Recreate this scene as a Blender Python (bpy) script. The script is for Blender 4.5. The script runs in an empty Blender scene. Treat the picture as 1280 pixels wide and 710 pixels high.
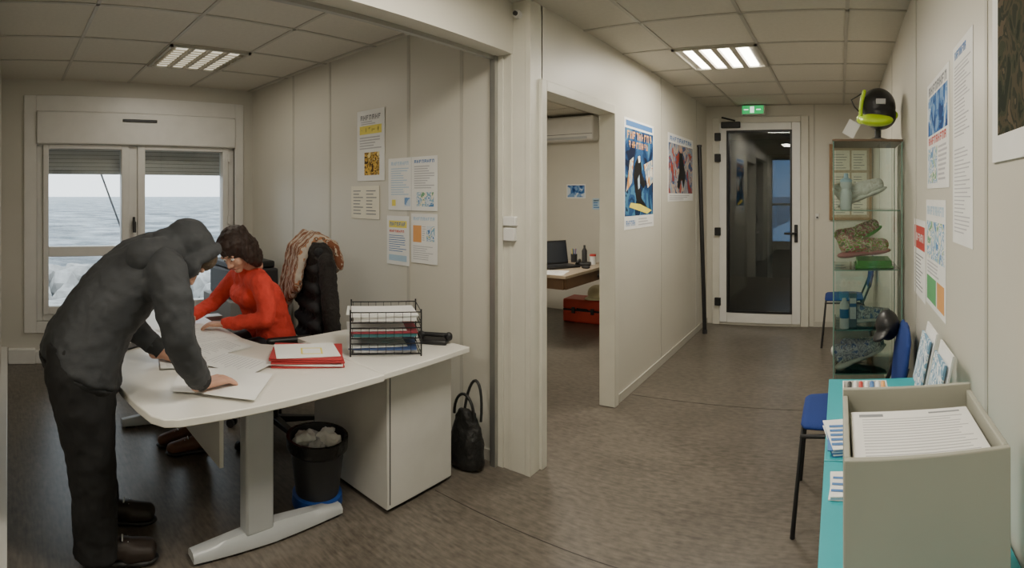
import bpy, bmesh, math, random
from math import sin, cos, pi, radians, atan2, sqrt
from mathutils import Vector, Matrix
random.seed(7)
SC = bpy.context.scene
COL = SC.collection
# ------------------------------------------------------------------ materials
_mc = {}
def M(name, col, rough=0.6, metal=0.0, emit=0, var=0.0, vscale=8.0, bump=0.0, bscale=60.0, spec=None, stretch=None, trans=0.0, coat=0.0):
    if name in _mc: return _mc[name]
    m = bpy.data.materials.new(name); m.use_nodes = True
    nt = m.node_tree; b = nt.nodes['Principled BSDF']
    c = (col[0], col[1], col[2], 1)
    b.inputs['Base Color'].default_value = c
    b.inputs['Roughness'].default_value = rough
    b.inputs['Metallic'].default_value = metal
    if spec is not None: b.inputs['Specular IOR Level'].default_value = spec
    if trans: b.inputs['Transmission Weight'].default_value = trans
    if coat: b.inputs['Coat Weight'].default_value = coat
    if emit:
        b.inputs['Emission Color'].default_value = c
        b.inputs['Emission Strength'].default_value = emit
    tc = nt.nodes.new('ShaderNodeTexCoord'); mp = nt.nodes.new('ShaderNodeMapping')
    nt.links.new(tc.outputs['Object'], mp.inputs['Vector'])
    if stretch: mp.inputs['Scale'].default_value = stretch
    if True:
        n = nt.nodes.new('ShaderNodeTexNoise'); n.inputs['Scale'].default_value = vscale
        n.inputs['Detail'].default_value = 4
        nt.links.new(mp.outputs['Vector'], n.inputs['Vector'])
        v = var if var else 0.03
        r = nt.nodes.new('ShaderNodeValToRGB')
        r.color_ramp.elements[0].position = 0.3; r.color_ramp.elements[1].position = 0.7
        r.color_ramp.elements[0].color = (col[0]*(1-v), col[1]*(1-v), col[2]*(1-v), 1)
        r.color_ramp.elements[1].color = (min(1, col[0]*(1+v)), min(1, col[1]*(1+v)), min(1, col[2]*(1+v)), 1)
        nt.links.new(n.outputs['Fac'], r.inputs['Fac'])
        nt.links.new(r.outputs['Color'], b.inputs['Base Color'])
    if bump:
        n2 = nt.nodes.new('ShaderNodeTexNoise'); n2.inputs['Scale'].default_value = bscale
        n2.inputs['Detail'].default_value = 5
        nt.links.new(mp.outputs['Vector'], n2.inputs['Vector'])
        bp = nt.nodes.new('ShaderNodeBump'); bp.inputs['Strength'].default_value = bump
        bp.inputs['Distance'].default_value = 0.01
        nt.links.new(n2.outputs['Fac'], bp.inputs['Height'])
        nt.links.new(bp.outputs['Normal'], b.inputs['Normal'])
    _mc[name] = m
    return m

def PIC(name, cols, scale=6.0, kind='noise', rough=0.8):
    """procedural printed picture: patches of the listed colours"""
    if name in _mc: return _mc[name]
    m = bpy.data.materials.new(name); m.use_nodes = True
    nt = m.node_tree; b = nt.nodes['Principled BSDF']; b.inputs['Roughness'].default_value = rough
    b.inputs['Specular IOR Level'].default_value = 0.15
    tc = nt.nodes.new('ShaderNodeTexCoord')
    if kind == 'noise':
        n = nt.nodes.new('ShaderNodeTexNoise'); n.inputs['Scale'].default_value = scale; n.inputs['Detail'].default_value = 3
        n.inputs['Distortion'].default_value = 1.5
        out = n.outputs['Fac']; lo, hi = 0.33, 0.67
    elif kind == 'vor':
        n = nt.nodes.new('ShaderNodeTexVoronoi'); n.inputs['Scale'].default_value = scale
        sp = nt.nodes.new('ShaderNodeSeparateColor'); nt.links.new(n.outputs['Color'], sp.inputs['Color'])
        out = sp.outputs[0]; lo, hi = 0.0, 1.0
    else:
        n = nt.nodes.new('ShaderNodeTexWave'); n.inputs['Scale'].default_value = scale; n.bands_direction = kind
        n.inputs['Distortion'].default_value = 3.0; n.inputs['Detail Scale'].default_value = 2
        out = n.outputs['Fac']; lo, hi = 0.0, 1.0
    nt.links.new(tc.outputs['Object'], n.inputs['Vector'])
    r = nt.nodes.new('ShaderNodeValToRGB'); cr = r.color_ramp; cr.interpolation = 'CONSTANT'
    k = len(cols)
    cr.elements[0].position = 0; cr.elements[0].color = (*cols[0], 1)
    cr.elements[1].position = lo + (hi-lo)*(1/k); cr.elements[1].color = (*cols[1], 1)
    for i in range(2, k):
        e = cr.elements.new(lo + (hi-lo)*(i/k)); e.color = (*cols[i], 1)
    nt.links.new(out, r.inputs['Fac']); nt.links.new(r.outputs['Color'], b.inputs['Base Color'])
    _mc[name] = m
    return m

def GLASS(name, tint, refl=0.08, rough=0.0):
    if name in _mc: return _mc[name]
    m = bpy.data.materials.new(name); m.use_nodes = True
    nt = m.node_tree; nt.nodes.clear()
    o = nt.nodes.new('ShaderNodeOutputMaterial'); mx = nt.nodes.new('ShaderNodeMixShader')
    t = nt.nodes.new('ShaderNodeBsdfTransparent'); t.inputs['Color'].default_value = (*tint, 1)
    g = nt.nodes.new('ShaderNodeBsdfGlossy'); g.inputs['Roughness'].default_value = rough
    f = nt.nodes.new('ShaderNodeFresnel'); f.inputs['IOR'].default_value = 1.45
    ad = nt.nodes.new('ShaderNodeMath'); ad.operation = 'MULTIPLY_ADD'; ad.inputs[1].default_value = 1.0; ad.inputs[2].default_value = refl-0.03
    nt.links.new(f.outputs[0], ad.inputs[0]); nt.links.new(ad.outputs[0], mx.inputs[0])
    nt.links.new(t.outputs[0], mx.inputs[1]); nt.links.new(g.outputs[0], mx.inputs[2]); nt.links.new(mx.outputs[0], o.inputs[0])
    _mc[name] = m
    return m

# ------------------------------------------------------------------ helpers
class Grp:
    def __init__(s, name, loc=(0,0,0), rz=0.0, world=False):
        e = bpy.data.objects.new(name, None); COL.objects.link(e)
        e.empty_display_size = 0.1
        e.location = loc; e.rotation_euler = (0,0,rz)
        s.e = e; s.world = world; s.loc = Vector(loc)
    def add(s, o):
        o.parent = s.e
        if s.world: o.matrix_parent_inverse = Matrix.Translation(-s.loc)
def finish(name, verts, faces, mats, g=None, smooth=False, mi=None, bevel=0, seg=2, angle=35):
    me = bpy.data.meshes.new(name); me.from_pydata([tuple(v) for v in verts], [], faces); me.update()
    bm = bmesh.new(); bm.from_mesh(me); bmesh.ops.recalc_face_normals(bm, faces=bm.faces); bm.to_mesh(me); bm.free()
    if not isinstance(mats, (list, tuple)): mats = [mats]
    for m in mats: me.materials.append(m)
    if mi:
        for p, i in zip(me.polygons, mi): p.material_index = i
    if smooth:
        for p in me.polygons: p.use_smooth = True
        try: me.set_sharp_from_angle(angle=radians(angle))
        except Exception: pass
    o = bpy.data.objects.new(name, me); COL.objects.link(o)
    if bevel:
        md = o.modifiers.new('bev', 'BEVEL'); md.width = bevel; md.segments = seg; md.limit_method = 'ANGLE'; md.angle_limit = radians(40)
        for p in me.polygons: p.use_smooth = True
        try: me.set_sharp_from_angle(angle=radians(50))
        except Exception: pass
    if g: g.add(o)
    return o
BF = [(0,3,2,1),(4,5,6,7),(0,1,5,4),(1,2,6,5),(2,3,7,6),(3,0,4,7)]
def bv(x0,x1,y0,y1,z0,z1):
    return [(x0,y0,z0),(x1,y0,z0),(x1,y1,z0),(x0,y1,z0),(x0,y0,z1),(x1,y0,z1),(x1,y1,z1),(x0,y1,z1)]
def boxes(name, L, mat, g=None, bevel=0):
    V=[];F=[]
    for b in L:
        n=len(V); V+=bv(*b); F+=[tuple(i+n for i in f) for f in BF]
    return finish(name,V,F,mat,g,bevel=bevel)
def box(name,x0,x1,y0,y1,z0,z1,mat,g=None,bevel=0,rot=None,seg=2):
    """rot: Matrix applied around box centre"""
    V=bv(x0,x1,y0,y1,z0,z1)
    if rot is not None:
        c=Vector(((x0+x1)/2,(y0+y1)/2,(z0+z1)/2)); V=[c+rot@(Vector(v)-c) for v in V]
    return finish(name,V,BF,mat,g,bevel=bevel,seg=seg)
def basis(d):
    d=Vector(d).normalized(); a=Vector((0,0,1)) if abs(d.z)<0.9 else Vector((1,0,0))
    u=d.cross(a).normalized(); v=d.cross(u).normalized(); return d,u,v
def ringsurf(rings, close=True):
    n=len(rings[0]); V=[p for r in rings for p in r]; F=[]
    for i in range(len(rings)-1):
        for j in range(n):
            k=(j+1)%n; F.append((i*n+j,i*n+k,(i+1)*n+k,(i+1)*n+j))
    if close:
        F.append(tuple(range(n))[::-1]); F.append(tuple(range((len(rings)-1)*n,len(rings)*n)))
    return V,F
def cyl(name,p0,p1,r0,mat,g=None,r1=None,n=20,bevel=0):
    p0=Vector(p0);p1=Vector(p1); r1=r0 if r1 is None else r1
    d,u,v=basis(p1-p0)
    R=[[p+ (u*cos(2*pi*j/n)+v*sin(2*pi*j/n))*r for j in range(n)] for p,r in((p0,r0),(p1,r1))]
    V,F=ringsurf(R); return finish(name,V,F,mat,g,smooth=True,bevel=bevel)
def lathe(name,prof,c,mat,g=None,n=28,cap=True):
    c=Vector(c); R=[[c+Vector((r*cos(2*pi*j/n),r*sin(2*pi*j/n),z)) for j in range(n)] for r,z in prof]
    V,F=ringsurf(R,cap); return finish(name,V,F,mat,g,smooth=True)
def tube(name,pts,r,mat,g=None,n=8,cyclic=False):
    cu=bpy.data.curves.new(name,'CURVE'); cu.dimensions='3D'; cu.bevel_depth=r; cu.bevel_resolution=2; cu.use_fill_caps=True
    sp=cu.splines.new('POLY'); sp.points.add(len(pts)-1)
    for p,q in zip(sp.points,pts): p.co=(*q,1)
    sp.use_cyclic_u=cyclic; cu.materials.append(mat)
    o=bpy.data.objects.new(name,cu); COL.objects.link(o)
    if g: g.add(o)
    return o
def prism(name,poly,z0,z1,mat,g=None,bevel=0):
    n=len(poly); V=[(x,y,z0) for x,y in poly]+[(x,y,z1) for x,y in poly]
    F=[tuple(range(n))[::-1],tuple(range(n,2*n))]+[(i,(i+1)%n,n+(i+1)%n,n+i) for i in range(n)]
    return finish(name,V,F,mat,g,bevel=bevel)
def capmesh(p0,p1,r0,r1,n=16,h=5):
    p0=Vector(p0);p1=Vector(p1)
    if (p1-p0).length<1e-6: p1=p0+Vector((0,0,1e-4))
    d,u,v=basis(p1-p0); R=[]
    for i in range(h+1):
        t=-pi/2+pi/2*i/h; rr=max(r0*cos(t),r0*0.02); R.append([p0+d*r0*sin(t)+(u*cos(2*pi*j/n)+v*sin(2*pi*j/n))*rr for j in range(n)])
    for i in range(h+1):
        t=pi/2*i/h; rr=max(r1*cos(t),r1*0.02); R.append([p1+d*r1*sin(t)+(u*cos(2*pi*j/n)+v*sin(2*pi*j/n))*rr for j in range(n)])
    return ringsurf(R)
def blob(name, items, mat, g=None, vox=0.01, smooth=4, disp=0, dscale=0.08, T=None):
    """items: (p0,p1,r0,r1) tapered capsules, ('e',centre,radii[,matrix3]) ellipsoids or
    ('l',[(centre,axis_v,ru,rv),...]) lofts of elliptical rings (u = +X) -> one fused skin"""
    V=[];F=[]
    for it in items:
        if it[0]=='e':
            v,f=capmesh((0,0,0),(0,0,0.0001),1,1,20,8)
            Rm=it[3] if len(it)>3 else Matrix.Identity(3)
            v=[Vector(it[1])+Rm@Vector((p[0]*it[2][0],p[1]*it[2][1],p[2]*it[2][2])) for p in v]
        elif it[0]=='l':
            R=[]
            for c,av,ru,rv in it[1]:
                av=Vector(av).normalized(); c=Vector(c)
                R.append([c+Vector((1,0,0))*ru*cos(2*pi*j/28)+av*rv*sin(2*pi*j/28) for j in range(28)])
            v,f=ringsurf(R)
        else: v,f=capmesh(*it)
        if T is not None: v=[T@Vector(p) for p in v]
        n=len(V); V+=v; F+=[tuple(i+n for i in q) for q in f]
    o=finish(name,V,F,mat,g)
    md=o.modifiers.new('rm','REMESH'); md.mode='VOXEL'; md.voxel_size=vox; md.use_smooth_shade=True
    if smooth:
        s=o.modifiers.new('sm','SMOOTH'); s.factor=0.5; s.iterations=smooth
    if disp:
        tx=bpy.data.textures.new(name+'_tx','CLOUDS'); tx.noise_scale=dscale; tx.noise_depth=2
        d=o.modifiers.new('dp','DISPLACE'); d.texture=tx; d.strength=disp; d.mid_level=0.5
        d.texture_coords='LOCAL'
    return o
def chain(pts):
    """[(p,r),...] -> capsule list"""
    return [(pts[i][0],pts[i+1][0],pts[i][1],pts[i+1][1]) for i in range(len(pts)-1)]
def frame(f,u):
    f=Vector(f).normalized(); l=Vector(u).cross(f).normalized(); u=f.cross(l).normalized()
    return Matrix((f,l,u)).transposed()

# ------------------------------------------------------------------ palette
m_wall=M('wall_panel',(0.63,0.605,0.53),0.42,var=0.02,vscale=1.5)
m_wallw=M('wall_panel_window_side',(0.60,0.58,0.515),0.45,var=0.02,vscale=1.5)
m_joint=M('panel_joint',(0.51,0.49,0.43),0.5)
m_white=M('white_pvc',(0.74,0.73,0.70),0.35)
m_trim=M('trim_cream',(0.65,0.63,0.55),0.4)
m_desk=M('desk_white_laminate',(0.78,0.76,0.70),0.32,var=0.01)
m_cab=M('cabinet_white',(0.62,0.61,0.57),0.4)
m_gsteel=M('light_grey_steel',(0.50,0.52,0.53),0.35,metal=0.1)
m_blk=M('black_plastic',(0.012,0.012,0.013),0.45)
m_dk=M('dark_grey_plastic',(0.03,0.03,0.033),0.5)
m_chrome=M('chrome',(0.6,0.6,0.6),0.2,metal=1)
m_alu=M('aluminium',(0.42,0.42,0.40),0.35,metal=0.8)
m_paper=M('paper',(0.82,0.82,0.80),0.8)
m_paper2=M('paper_cream',(0.80,0.76,0.64),0.8)
m_txt=M('print_grey',(0.25,0.26,0.28),0.8)
m_txtl=M('print_light_grey',(0.5,0.5,0.52),0.8)
m_blue=M('print_blue',(0.07,0.19,0.45),0.6)
m_lblue=M('print_light_blue',(0.42,0.58,0.72),0.6)
m_red=M('print_red',(0.55,0.06,0.05),0.6)
m_yel=M('print_yellow',(0.85,0.72,0.12),0.6)
m_green=M('print_green',(0.12,0.38,0.16),0.6)
m_orange=M('print_orange',(0.75,0.36,0.12),0.6)
m_skin=M('skin',(0.55,0.30,0.21),0.5,var=0.08,vscale=20)
m_eye=M('eye_white',(0.8,0.78,0.75),0.2); m_iris=M('iris',(0.05,0.03,0.02),0.2); m_lip=M('lips',(0.42,0.14,0.11),0.5)

# ------------------------------------------------------------------ dimensions
H=2.5; XR=0.37; XL=-1.53; XW=-4.68; YP=2.33; YE=5.95; YB=-2.6; YO=-0.06
# floor with a streaky vinyl
mf=bpy.data.materials.new('vinyl_floor'); mf.use_nodes=True
nt=mf.node_tree; b=nt.nodes['Principled BSDF']; b.inputs['Roughness'].default_value=0.33; b.inputs['Specular IOR Level'].default_value=0.5
tc=nt.nodes.new('ShaderNodeTexCoord')
def nz(sc,scale,det=4):
    mp=nt.nodes.new('ShaderNodeMapping'); mp.inputs['Scale'].default_value=scale; nt.links.new(tc.outputs['Object'],mp.inputs['Vector'])
    n=nt.nodes.new('ShaderNodeTexNoise'); n.inputs['Scale'].default_value=sc; n.inputs['Detail'].default_value=det; nt.links.new(mp.outputs[0],n.inputs['Vector']); return n.outputs['Fac']
a=nz(14,(1,5,1)); c2=nz(22,(1,1.5,1)); c3=nz(2.2,(1,1.4,1))
m1=nt.nodes.new('ShaderNodeMath'); m1.operation='ADD'; nt.links.new(a,m1.inputs[0]); nt.links.new(c2,m1.inputs[1])
m2=nt.nodes.new('ShaderNodeMath'); m2.operation='MULTIPLY_ADD'; m2.inputs[1].default_value=0.6; nt.links.new(c3,m2.inputs[0]); nt.links.new(m1.outputs[0],m2.inputs[2])
r=nt.nodes.new('ShaderNodeValToRGB'); r.color_ramp.elements[0].position=0.0; r.color_ramp.elements[1].position=1.0
r.color_ramp.elements[0].color=(0.070,0.059,0.047,1); r.color_ramp.elements[1].color=(0.172,0.148,0.120,1)
m3=nt.nodes.new('ShaderNodeMapRange'); m3.inputs['From Min'].default_value=0.95; m3.inputs['From Max'].default_value=1.65
nt.links.new(m2.outputs[0],m3.inputs['Value']); nt.links.new(m3.outputs[0],r.inputs['Fac']); nt.links.new(r.outputs[0],b.inputs['Base Color'])
bp=nt.nodes.new('ShaderNodeBump'); bp.inputs['Strength'].default_value=0.06; bp.inputs['Distance'].default_value=0.003; nt.links.new(m1.outputs[0],bp.inputs['Height']); nt.links.new(bp.outputs[0],b.inputs['Normal'])
box('floor',-4.95,0.55,-2.75,9.6,-0.12,0,mf)
m_seam=M('floor_seam',(0.05,0.042,0.036),0.5)
box('trim_floor_seam',-1.83,0.36,1.908,1.912,0.0,0.0012,m_seam)
box('trim_floor_seam.001',-1.5,0.36,3.62,3.624,0.0,0.0012,m_seam)
m_ceil=M('ceiling_tile',(0.63,0.60,0.52),0.85,var=0.03,vscale=40,bump=0.25,bscale=220)
box('ceiling',-4.95,0.55,-2.75,9.6,H,H+0.12,m_ceil)
m_grid=M('ceiling_grid_bar',(0.47,0.45,0.39),0.5)
L=[]
for k in range(-12,9):   # corridor grid
    y=3.52+0.6*k
    if YB<y<YE: L.append((XL,XR,y-.011,y+.011,H-.006,H+.002))
for x in (-1.16,-.56,.04): L.append((x-.011,x+.011,YB,YE,H-.006,H+.002))
for k in range(0,5):
    x=-4.0+.6*k
    if x<-1.8: L.append((x-.011,x+.011,YO,YP,H-.006,H+.002))
for y in (.48,1.08,1.68,2.28): L.append((XW,-1.75,y-.011,y+.011,H-.006,H+.002))
for x in (-4.2,-3.6,-3.0,-2.4,-1.8): L.append((x-.011,x+.011,2.43,YE,H-.006,H+.002))
for y in (3.0,3.6,4.2,4.8,5.4): L.append((-4.5,-1.63,y-.011,y+.011,H-.006,H+.002))
boxes('trim_ceiling_grid',L,m_grid)
# walls
boxes('wall_right',[(XR,XR+.12,YB,YE,0,H)],m_wall)
boxes('wall_back',[(-1.86,XR+.12,YB-.12,YB,0,H)],m_wall)
boxes('wall_corridor_rear',[(-1.84,-1.74,YB,YO-.1,0,H)],m_wall)
boxes('wall_office_left',[(XW-.18,-1.74,YO-.1,YO,0,H)],m_wall)
boxes('wall_partition',[(XW-.18,-1.74,YP,YP+.1,0,H)],m_wall)
boxes('wall_corridor_left',[(XL-.1,XL,3.37,YE,0,H),(XL-.1,XL,2.42,3.37,2.07,H)],m_wall)
boxes('wall_header',[(-1.74,-1.64,YO-.1,YP,2.23,H)],m_wall)
box('trim_column',-1.74,XL,YP-.02,2.43,0,H,m_trim)
boxes('wall_side_room',[(-4.6,-4.5,2.43,YE,0,H)],m_wall)
boxes('wall_end',[(-4.6,-1.43,YE,YE+.12,0,H),(-.38,XR+.12,YE,YE+.12,0,H),(-1.43,-.38,YE,YE+.12,2.35,H)],m_wall)
# window wall with hole
WY0,WY1,WZ0,WZ1=.25,2.13,.36,2.22
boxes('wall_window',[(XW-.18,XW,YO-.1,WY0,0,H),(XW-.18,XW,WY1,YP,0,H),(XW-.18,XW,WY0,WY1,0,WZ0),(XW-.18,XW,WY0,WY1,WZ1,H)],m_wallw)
# panel joints
J=[]
for x in (-3.9,-3.35): J.append((x-.012,x+.012,YP-.003,YP,0,H))
for x in (-2.47,-2.02): J.append((x-.012,x+.012,YP-.003,YP,0,H))
boxes('trim_partition_joints',J,m_joint)
boxes('trim_corridor_joints',[(XL,XL+.003,y-.012,y+.012,0,H) for y in (4.35,5.5)]+[(XR-.003,XR,y-.012,y+.012,0,H) for y in (1.3,2.55,3.75,4.95)],m_joint)
boxes('trim_end_wall_joint',[(-.30,-.28,YE-.004,YE,0,H)],m_joint)
# skirting
m_skirt=M('skirting',(0.50,0.48,0.42),0.45)
boxes('baseboard_partition',[(XW,-1.76,YP-.012,YP,0,.06)],m_skirt)
boxes('baseboard_corridor',[(XL,XL+.01,3.44,YE,0,.06)],m_skirt)
boxes('baseboard_right',[(XR-.01,XR,YB,YE,0,.06)],m_skirt)
boxes('baseboard_end',[(-.30,XR-.01,YE-.01,YE,0,.06)],m_skirt)
boxes('baseboard_office_trunking',[(XW,-1.78,YO,-.004,.0,.14)],m_white,bevel=.006)
boxes('baseboard_window_trunking',[(XW,XW+.06,0,.24,.0,.13),(XW,XW+.05,.24,YP-.02,0,.11)],m_white,bevel=.006)
# column details and opening frame
dkline=M('gasket_dark',(0.05,0.05,0.05),0.5)
boxes('trim_opening_frame',[(-1.765,-1.735,YP-.055,YP-.021,0,2.27),(-1.765,-1.74,YO,YP-.05,2.21,2.25)],m_alu)
boxes('trim_opening_gasket',[(-1.772,-1.764,YP-.05,YP-.03,0,2.23),(-1.77,-1.765,YO,YP-.05,2.222,2.236)],dkline)
boxes('trim_column_strips',[(-1.735,-1.70,YP-.03,YP-.02,0,H),(-1.665,-1.645,YP-.024,YP-.02,0,H),(-1.56,XL+.004,YP-.024,YP-.02,0,H)],m_trim,bevel=.003)
# door frame side room
boxes('trim_side_room_doorframe',[(XL-.11,XL+.018,2.40,2.45,0,2.10),(XL-.105,XL+.018,3.345,3.41,0,2.10),(XL-.11,XL+.018,2.45,3.345,2.04,2.10)],m_trim,bevel=.004)
# switch
g=Grp('light_switch',(-1.645,YP-.03,1.27),world=True)
box('plate',-1.69,-1.61,YP-.045,YP-.02,1.31,1.36,m_white,g,.004)
box('rocker',-1.685,-1.615,YP-.048,YP-.02,1.23,1.30,m_white,g,.004)
box('conduit',-1.655,-1.645,YP-.026,YP-.02,1.36,2.49,m_trim,g)
g=Grp('alarm_sensor',(-1.6,2.3,2.43),world=True)
cyl('base',(-1.60,2.31,2.43),(-1.60,2.28,2.43),.022,m_white,g); cyl('eye',(-1.60,2.28,2.43),(-1.60,2.268,2.43),.012,m_dk,g)

# ------------------------------------------------------------------ window
g=Grp('window_1',(XW,1.2,1.3),world=True)
x1=XW+.02
boxes('surround',[(XW-.02,x1,.14,.25,.26,2.36),(XW-.02,x1,2.13,2.22,.26,2.36),(XW-.02,x1,.25,2.13,2.22,2.36),(XW-.02,x1,.25,2.13,.26,.36)],m_white,g,.004)
box('shutter_housing',XW-.12,XW+.04,.25,2.13,1.93,2.22,m_white,g,.012)
box('vent_slot',XW+.04,XW+.055,1.02,1.34,2.135,2.16,m_blk,g,.004)
boxes('frame',[(XW-.12,XW-.02,.25,.31,.36,1.93),(XW-.12,XW-.02,2.07,2.13,.36,1.93),(XW-.12,XW-.02,.31,2.07,.36,.42),(XW-.12,XW-.02,1.09,1.17,.42,1.93)],m_white,g,.006)
boxes('sash_left',[(XW-.09,XW+.0,.31,.36,.42,1.93),(XW-.09,XW,1.02,1.09,.42,1.93),(XW-.09,XW,.36,1.02,1.89,1.93),(XW-.09,XW,.36,1.02,.42,.49),(XW-.09,XW,.36,1.02,.93,1.02)],m_white,g,.006)
boxes('sash_right',[(XW-.09,XW,1.17,1.24,.42,1.93),(XW-.09,XW,2.01,2.07,.42,1.93),(XW-.09,XW,1.24,2.01,1.89,1.93),(XW-.09,XW,1.24,2.01,.42,.49),(XW-.09,XW,1.24,2.01,.93,1.02)],m_white,g,.006)
m_slat=M('shutter_slat',(0.42,0.40,0.36),0.5); m_slat2=M('shutter_slat_gap',(0.20,0.19,0.17),0.6)
boxes('roller_shutter',[(XW-.166,XW-.15,.28,2.1,1.67+i*.036,1.67+i*.036+.030) for i in range(8)],m_slat,g)
boxes('roller_shutter_joints',[(XW-.163,XW-.154,.28,2.1,1.67+i*.036+.029,1.67+i*.036+.037) for i in range(8)],m_slat2,g)
mg=GLASS('window_glass',(.96,.98,.98),.03)
box('glazing',XW-.055,XW-.05,.34,2.04,.45,1.91,mg,g)
boxes('handle',[(XW,XW+.03,1.12,1.14,1.16,1.28),(XW+.03,XW+.045,1.115,1.145,1.14,1.24)],m_dk,g,.004)
boxes('hinges',[(XW,XW+.015,2.055,2.085,z,z+.08) for z in (.6,1.2,1.8)],m_white,g,.003)

# ------------------------------------------------------------------ outside
ms=bpy.data.materials.new('sea_water'); ms.use_nodes=True; nt=ms.node_tree; b=nt.nodes['Principled BSDF']; b.inputs['Roughness'].default_value=0.45
tc=nt.nodes.new('ShaderNodeTexCoord'); mp=nt.nodes.new('ShaderNodeMapping'); mp.inputs['Scale'].default_value=(.5,.4,1); nt.links.new(tc.outputs['Object'],mp.inputs[0])
n=nt.nodes.new('ShaderNodeTexNoise'); n.inputs['Scale'].default_value=.30; n.inputs['Detail'].default_value=10; n.inputs['Roughness'].default_value=.75; nt.links.new(mp.outputs[0],n.inputs['Vector'])
r=nt.nodes.new('ShaderNodeValToRGB'); r.color_ramp.elements[0].position=.42; r.color_ramp.elements[0].color=(.08,.115,.14,1); r.color_ramp.elements[1].position=.62; r.color_ramp.elements[1].color=(.60,.66,.70,1)
nt.links.new(n.outputs['Fac'],r.inputs[0]); nt.links.new(r.outputs[0],b.inputs['Base Color'])
bp=nt.nodes.new('ShaderNodeBump'); bp.inputs['Strength'].default_value=1.0; bp.inputs['Distance'].default_value=1.6; nt.links.new(n.outputs['Fac'],bp.inputs['Height']); nt.links.new(bp.outputs[0],b.inputs['Normal'])
finish('sea',[(-3000,-1500,-3),(-9,-1500,-3),(-9,2500,-3),(-3000,2500,-3)],[(0,1,2,3)],ms)
m_rock=M('pale_rock',(.45,.44,.42),.9,var=.4,vscale=1.5,bump=.8,bscale=4)
m_conc=M('quay_concrete',(.42,.41,.39),.9,var=.2,vscale=2)
box('quay',-9,-5.0,-20,30,-3.4,-.9,m_conc)
V=[];F=[]
for i in range(150):
    x=-random.uniform(19,27); y=random.uniform(-3,14); s=random.uniform(.3,.8)
    n0=len(V); v,f=capmesh((0,0,0),(random.uniform(-.4,.4),random.uniform(-.4,.4),.2),s,s*.7,6,2)
    h=-2.9+ .9*max(0,1-abs(x+23)/5)
    V+=[Vector(p)+Vector((x,y,h)) for p in v]; F+=[tuple(q+n0 for q in k) for k in f]
finish('rock_breakwater',V,F,m_rock)
m_hull=M('boat_hull_white',(.75,.76,.76),.3)
def boat(x,y,rz,s,mast=True):
    g=Grp('sailboat',(x,y,-3),rz)
    R=[]
    for i in range(13):
        t=i/12; w=1.1*s*sin(pi*min(1,(.12+.88*t)))**.6 if t<.98 else .05; xx=(t-.5)*7*s
        R.append([Vector((xx,w*cos(a_),(1.0*s+.25*s*(1-t)) if sin(a_)>=-.01 else (1.0*s+.25*s*(1-t))+1.3*s*sin(a_)) ) for a_ in [pi+pi*j/10 for j in range(11)]])
    V,F=ringsurf(R); finish('hull',V,F,m_hull,g,smooth=True)
    box('coachroof',-1.2*s,1.2*s,-.6*s,.6*s,1.0*s,1.6*s,m_hull,g,.15)
    if mast:
        cyl('mast',(0,0,1*s),(0,0,10*s),.06*s,m_alu,g)
        for k,(px_,py_) in enumerate([(3.2,0),(-3.3,0),(.2,1),(.2,-1)]): tube('stay_%d'%k,[(px_*s,py_*s,1.1*s),(0,0,9.8*s)],.022,m_dk,g)
        cyl('boom',(0,0,2.2*s),(-2.8*s,0,2.1*s),.05*s,m_alu,g)
boat(-12.4,0.4,radians(80),1.0); boat(-13,8.6,radians(95),.9,False)

# ------------------------------------------------------------------ end door
g=Grp('door_1',(-.9,YE,1.1),world=True)
boxes('frame',[(-1.46,-1.37,YE-.03,YE+.09,0,2.37),(-.44,-.35,YE-.03,YE+.09,0,2.37),(-1.37,-.44,YE-.03,YE+.09,2.30,2.37),(-1.37,-.44,YE-.03,YE+.09,0,.03)],m_trim,g,.006)
boxes('leaf',[(-1.37,-1.28,YE-.05,YE+.02,.03,2.30),(-.54,-.44,YE-.05,YE+.02,.03,2.30),(-1.28,-.54,YE-.05,YE+.02,2.21,2.30),(-1.28,-.54,YE-.05,YE+.02,.03,.15)],m_white,g,.006)
boxes('gasket',[(-1.285,-1.262,YE-.054,YE-.01,.145,2.215),(-.558,-.535,YE-.054,YE-.01,.145,2.215),(-1.262,-.558,YE-.054,YE-.01,2.192,2.215),(-1.262,-.558,YE-.054,YE-.01,.145,.168)],m_blk,g)
box('glazing',-1.27,-.55,YE-.02,YE-.012,.16,2.2,GLASS('door_glass',(.66,.72,.74),.09),g)
boxes('hinges',[(-1.42,-1.35,YE-.075,YE-.04,z,z+.09) for z in (.22,1.02,1.86,2.1)],m_blk,g,.006)
boxes('handle',[(-.51,-.47,YE-.065,YE-.05,.95,1.15),(-.62,-.48,YE-.10,YE-.08,1.04,1.065),(-.50,-.48,YE-.1,YE-.05,1.04,1.065)],m_blk,g,.005)
boxes('closer',[(-1.34,-1.12,YE-.10,YE-.05,2.24,2.31)],m_blk,g,.008)
tube('closer_arm',[(-1.18,YE-.09,2.32),(-1.30,YE-.22,2.34),(-1.33,YE-.06,2.36)],.01,m_blk,g)
g=Grp('exit_sign',(-.96,YE-.12,2.44),world=True)
box('casing',-1.10,-.84,YE-.11,YE-.03,2.385,2.485,m_white,g,.004)
box('face',-1.09,-.85,YE-.114,YE-.11,2.39,2.48,M('exit_green',(.02,.45,.12),.4,emit=.9),g)
mexw=M('exit_white',(.8,1,.85),.4,emit=1.2)
boxes('pictogram',[(-1.0,-.955,YE-.117,YE-.114,2.40,2.47),(-1.07,-1.02,YE-.117,YE-.114,2.43,2.442),(-.93,-.88,YE-.117,YE-.114,2.43,2.442)],mexw,g)
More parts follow.
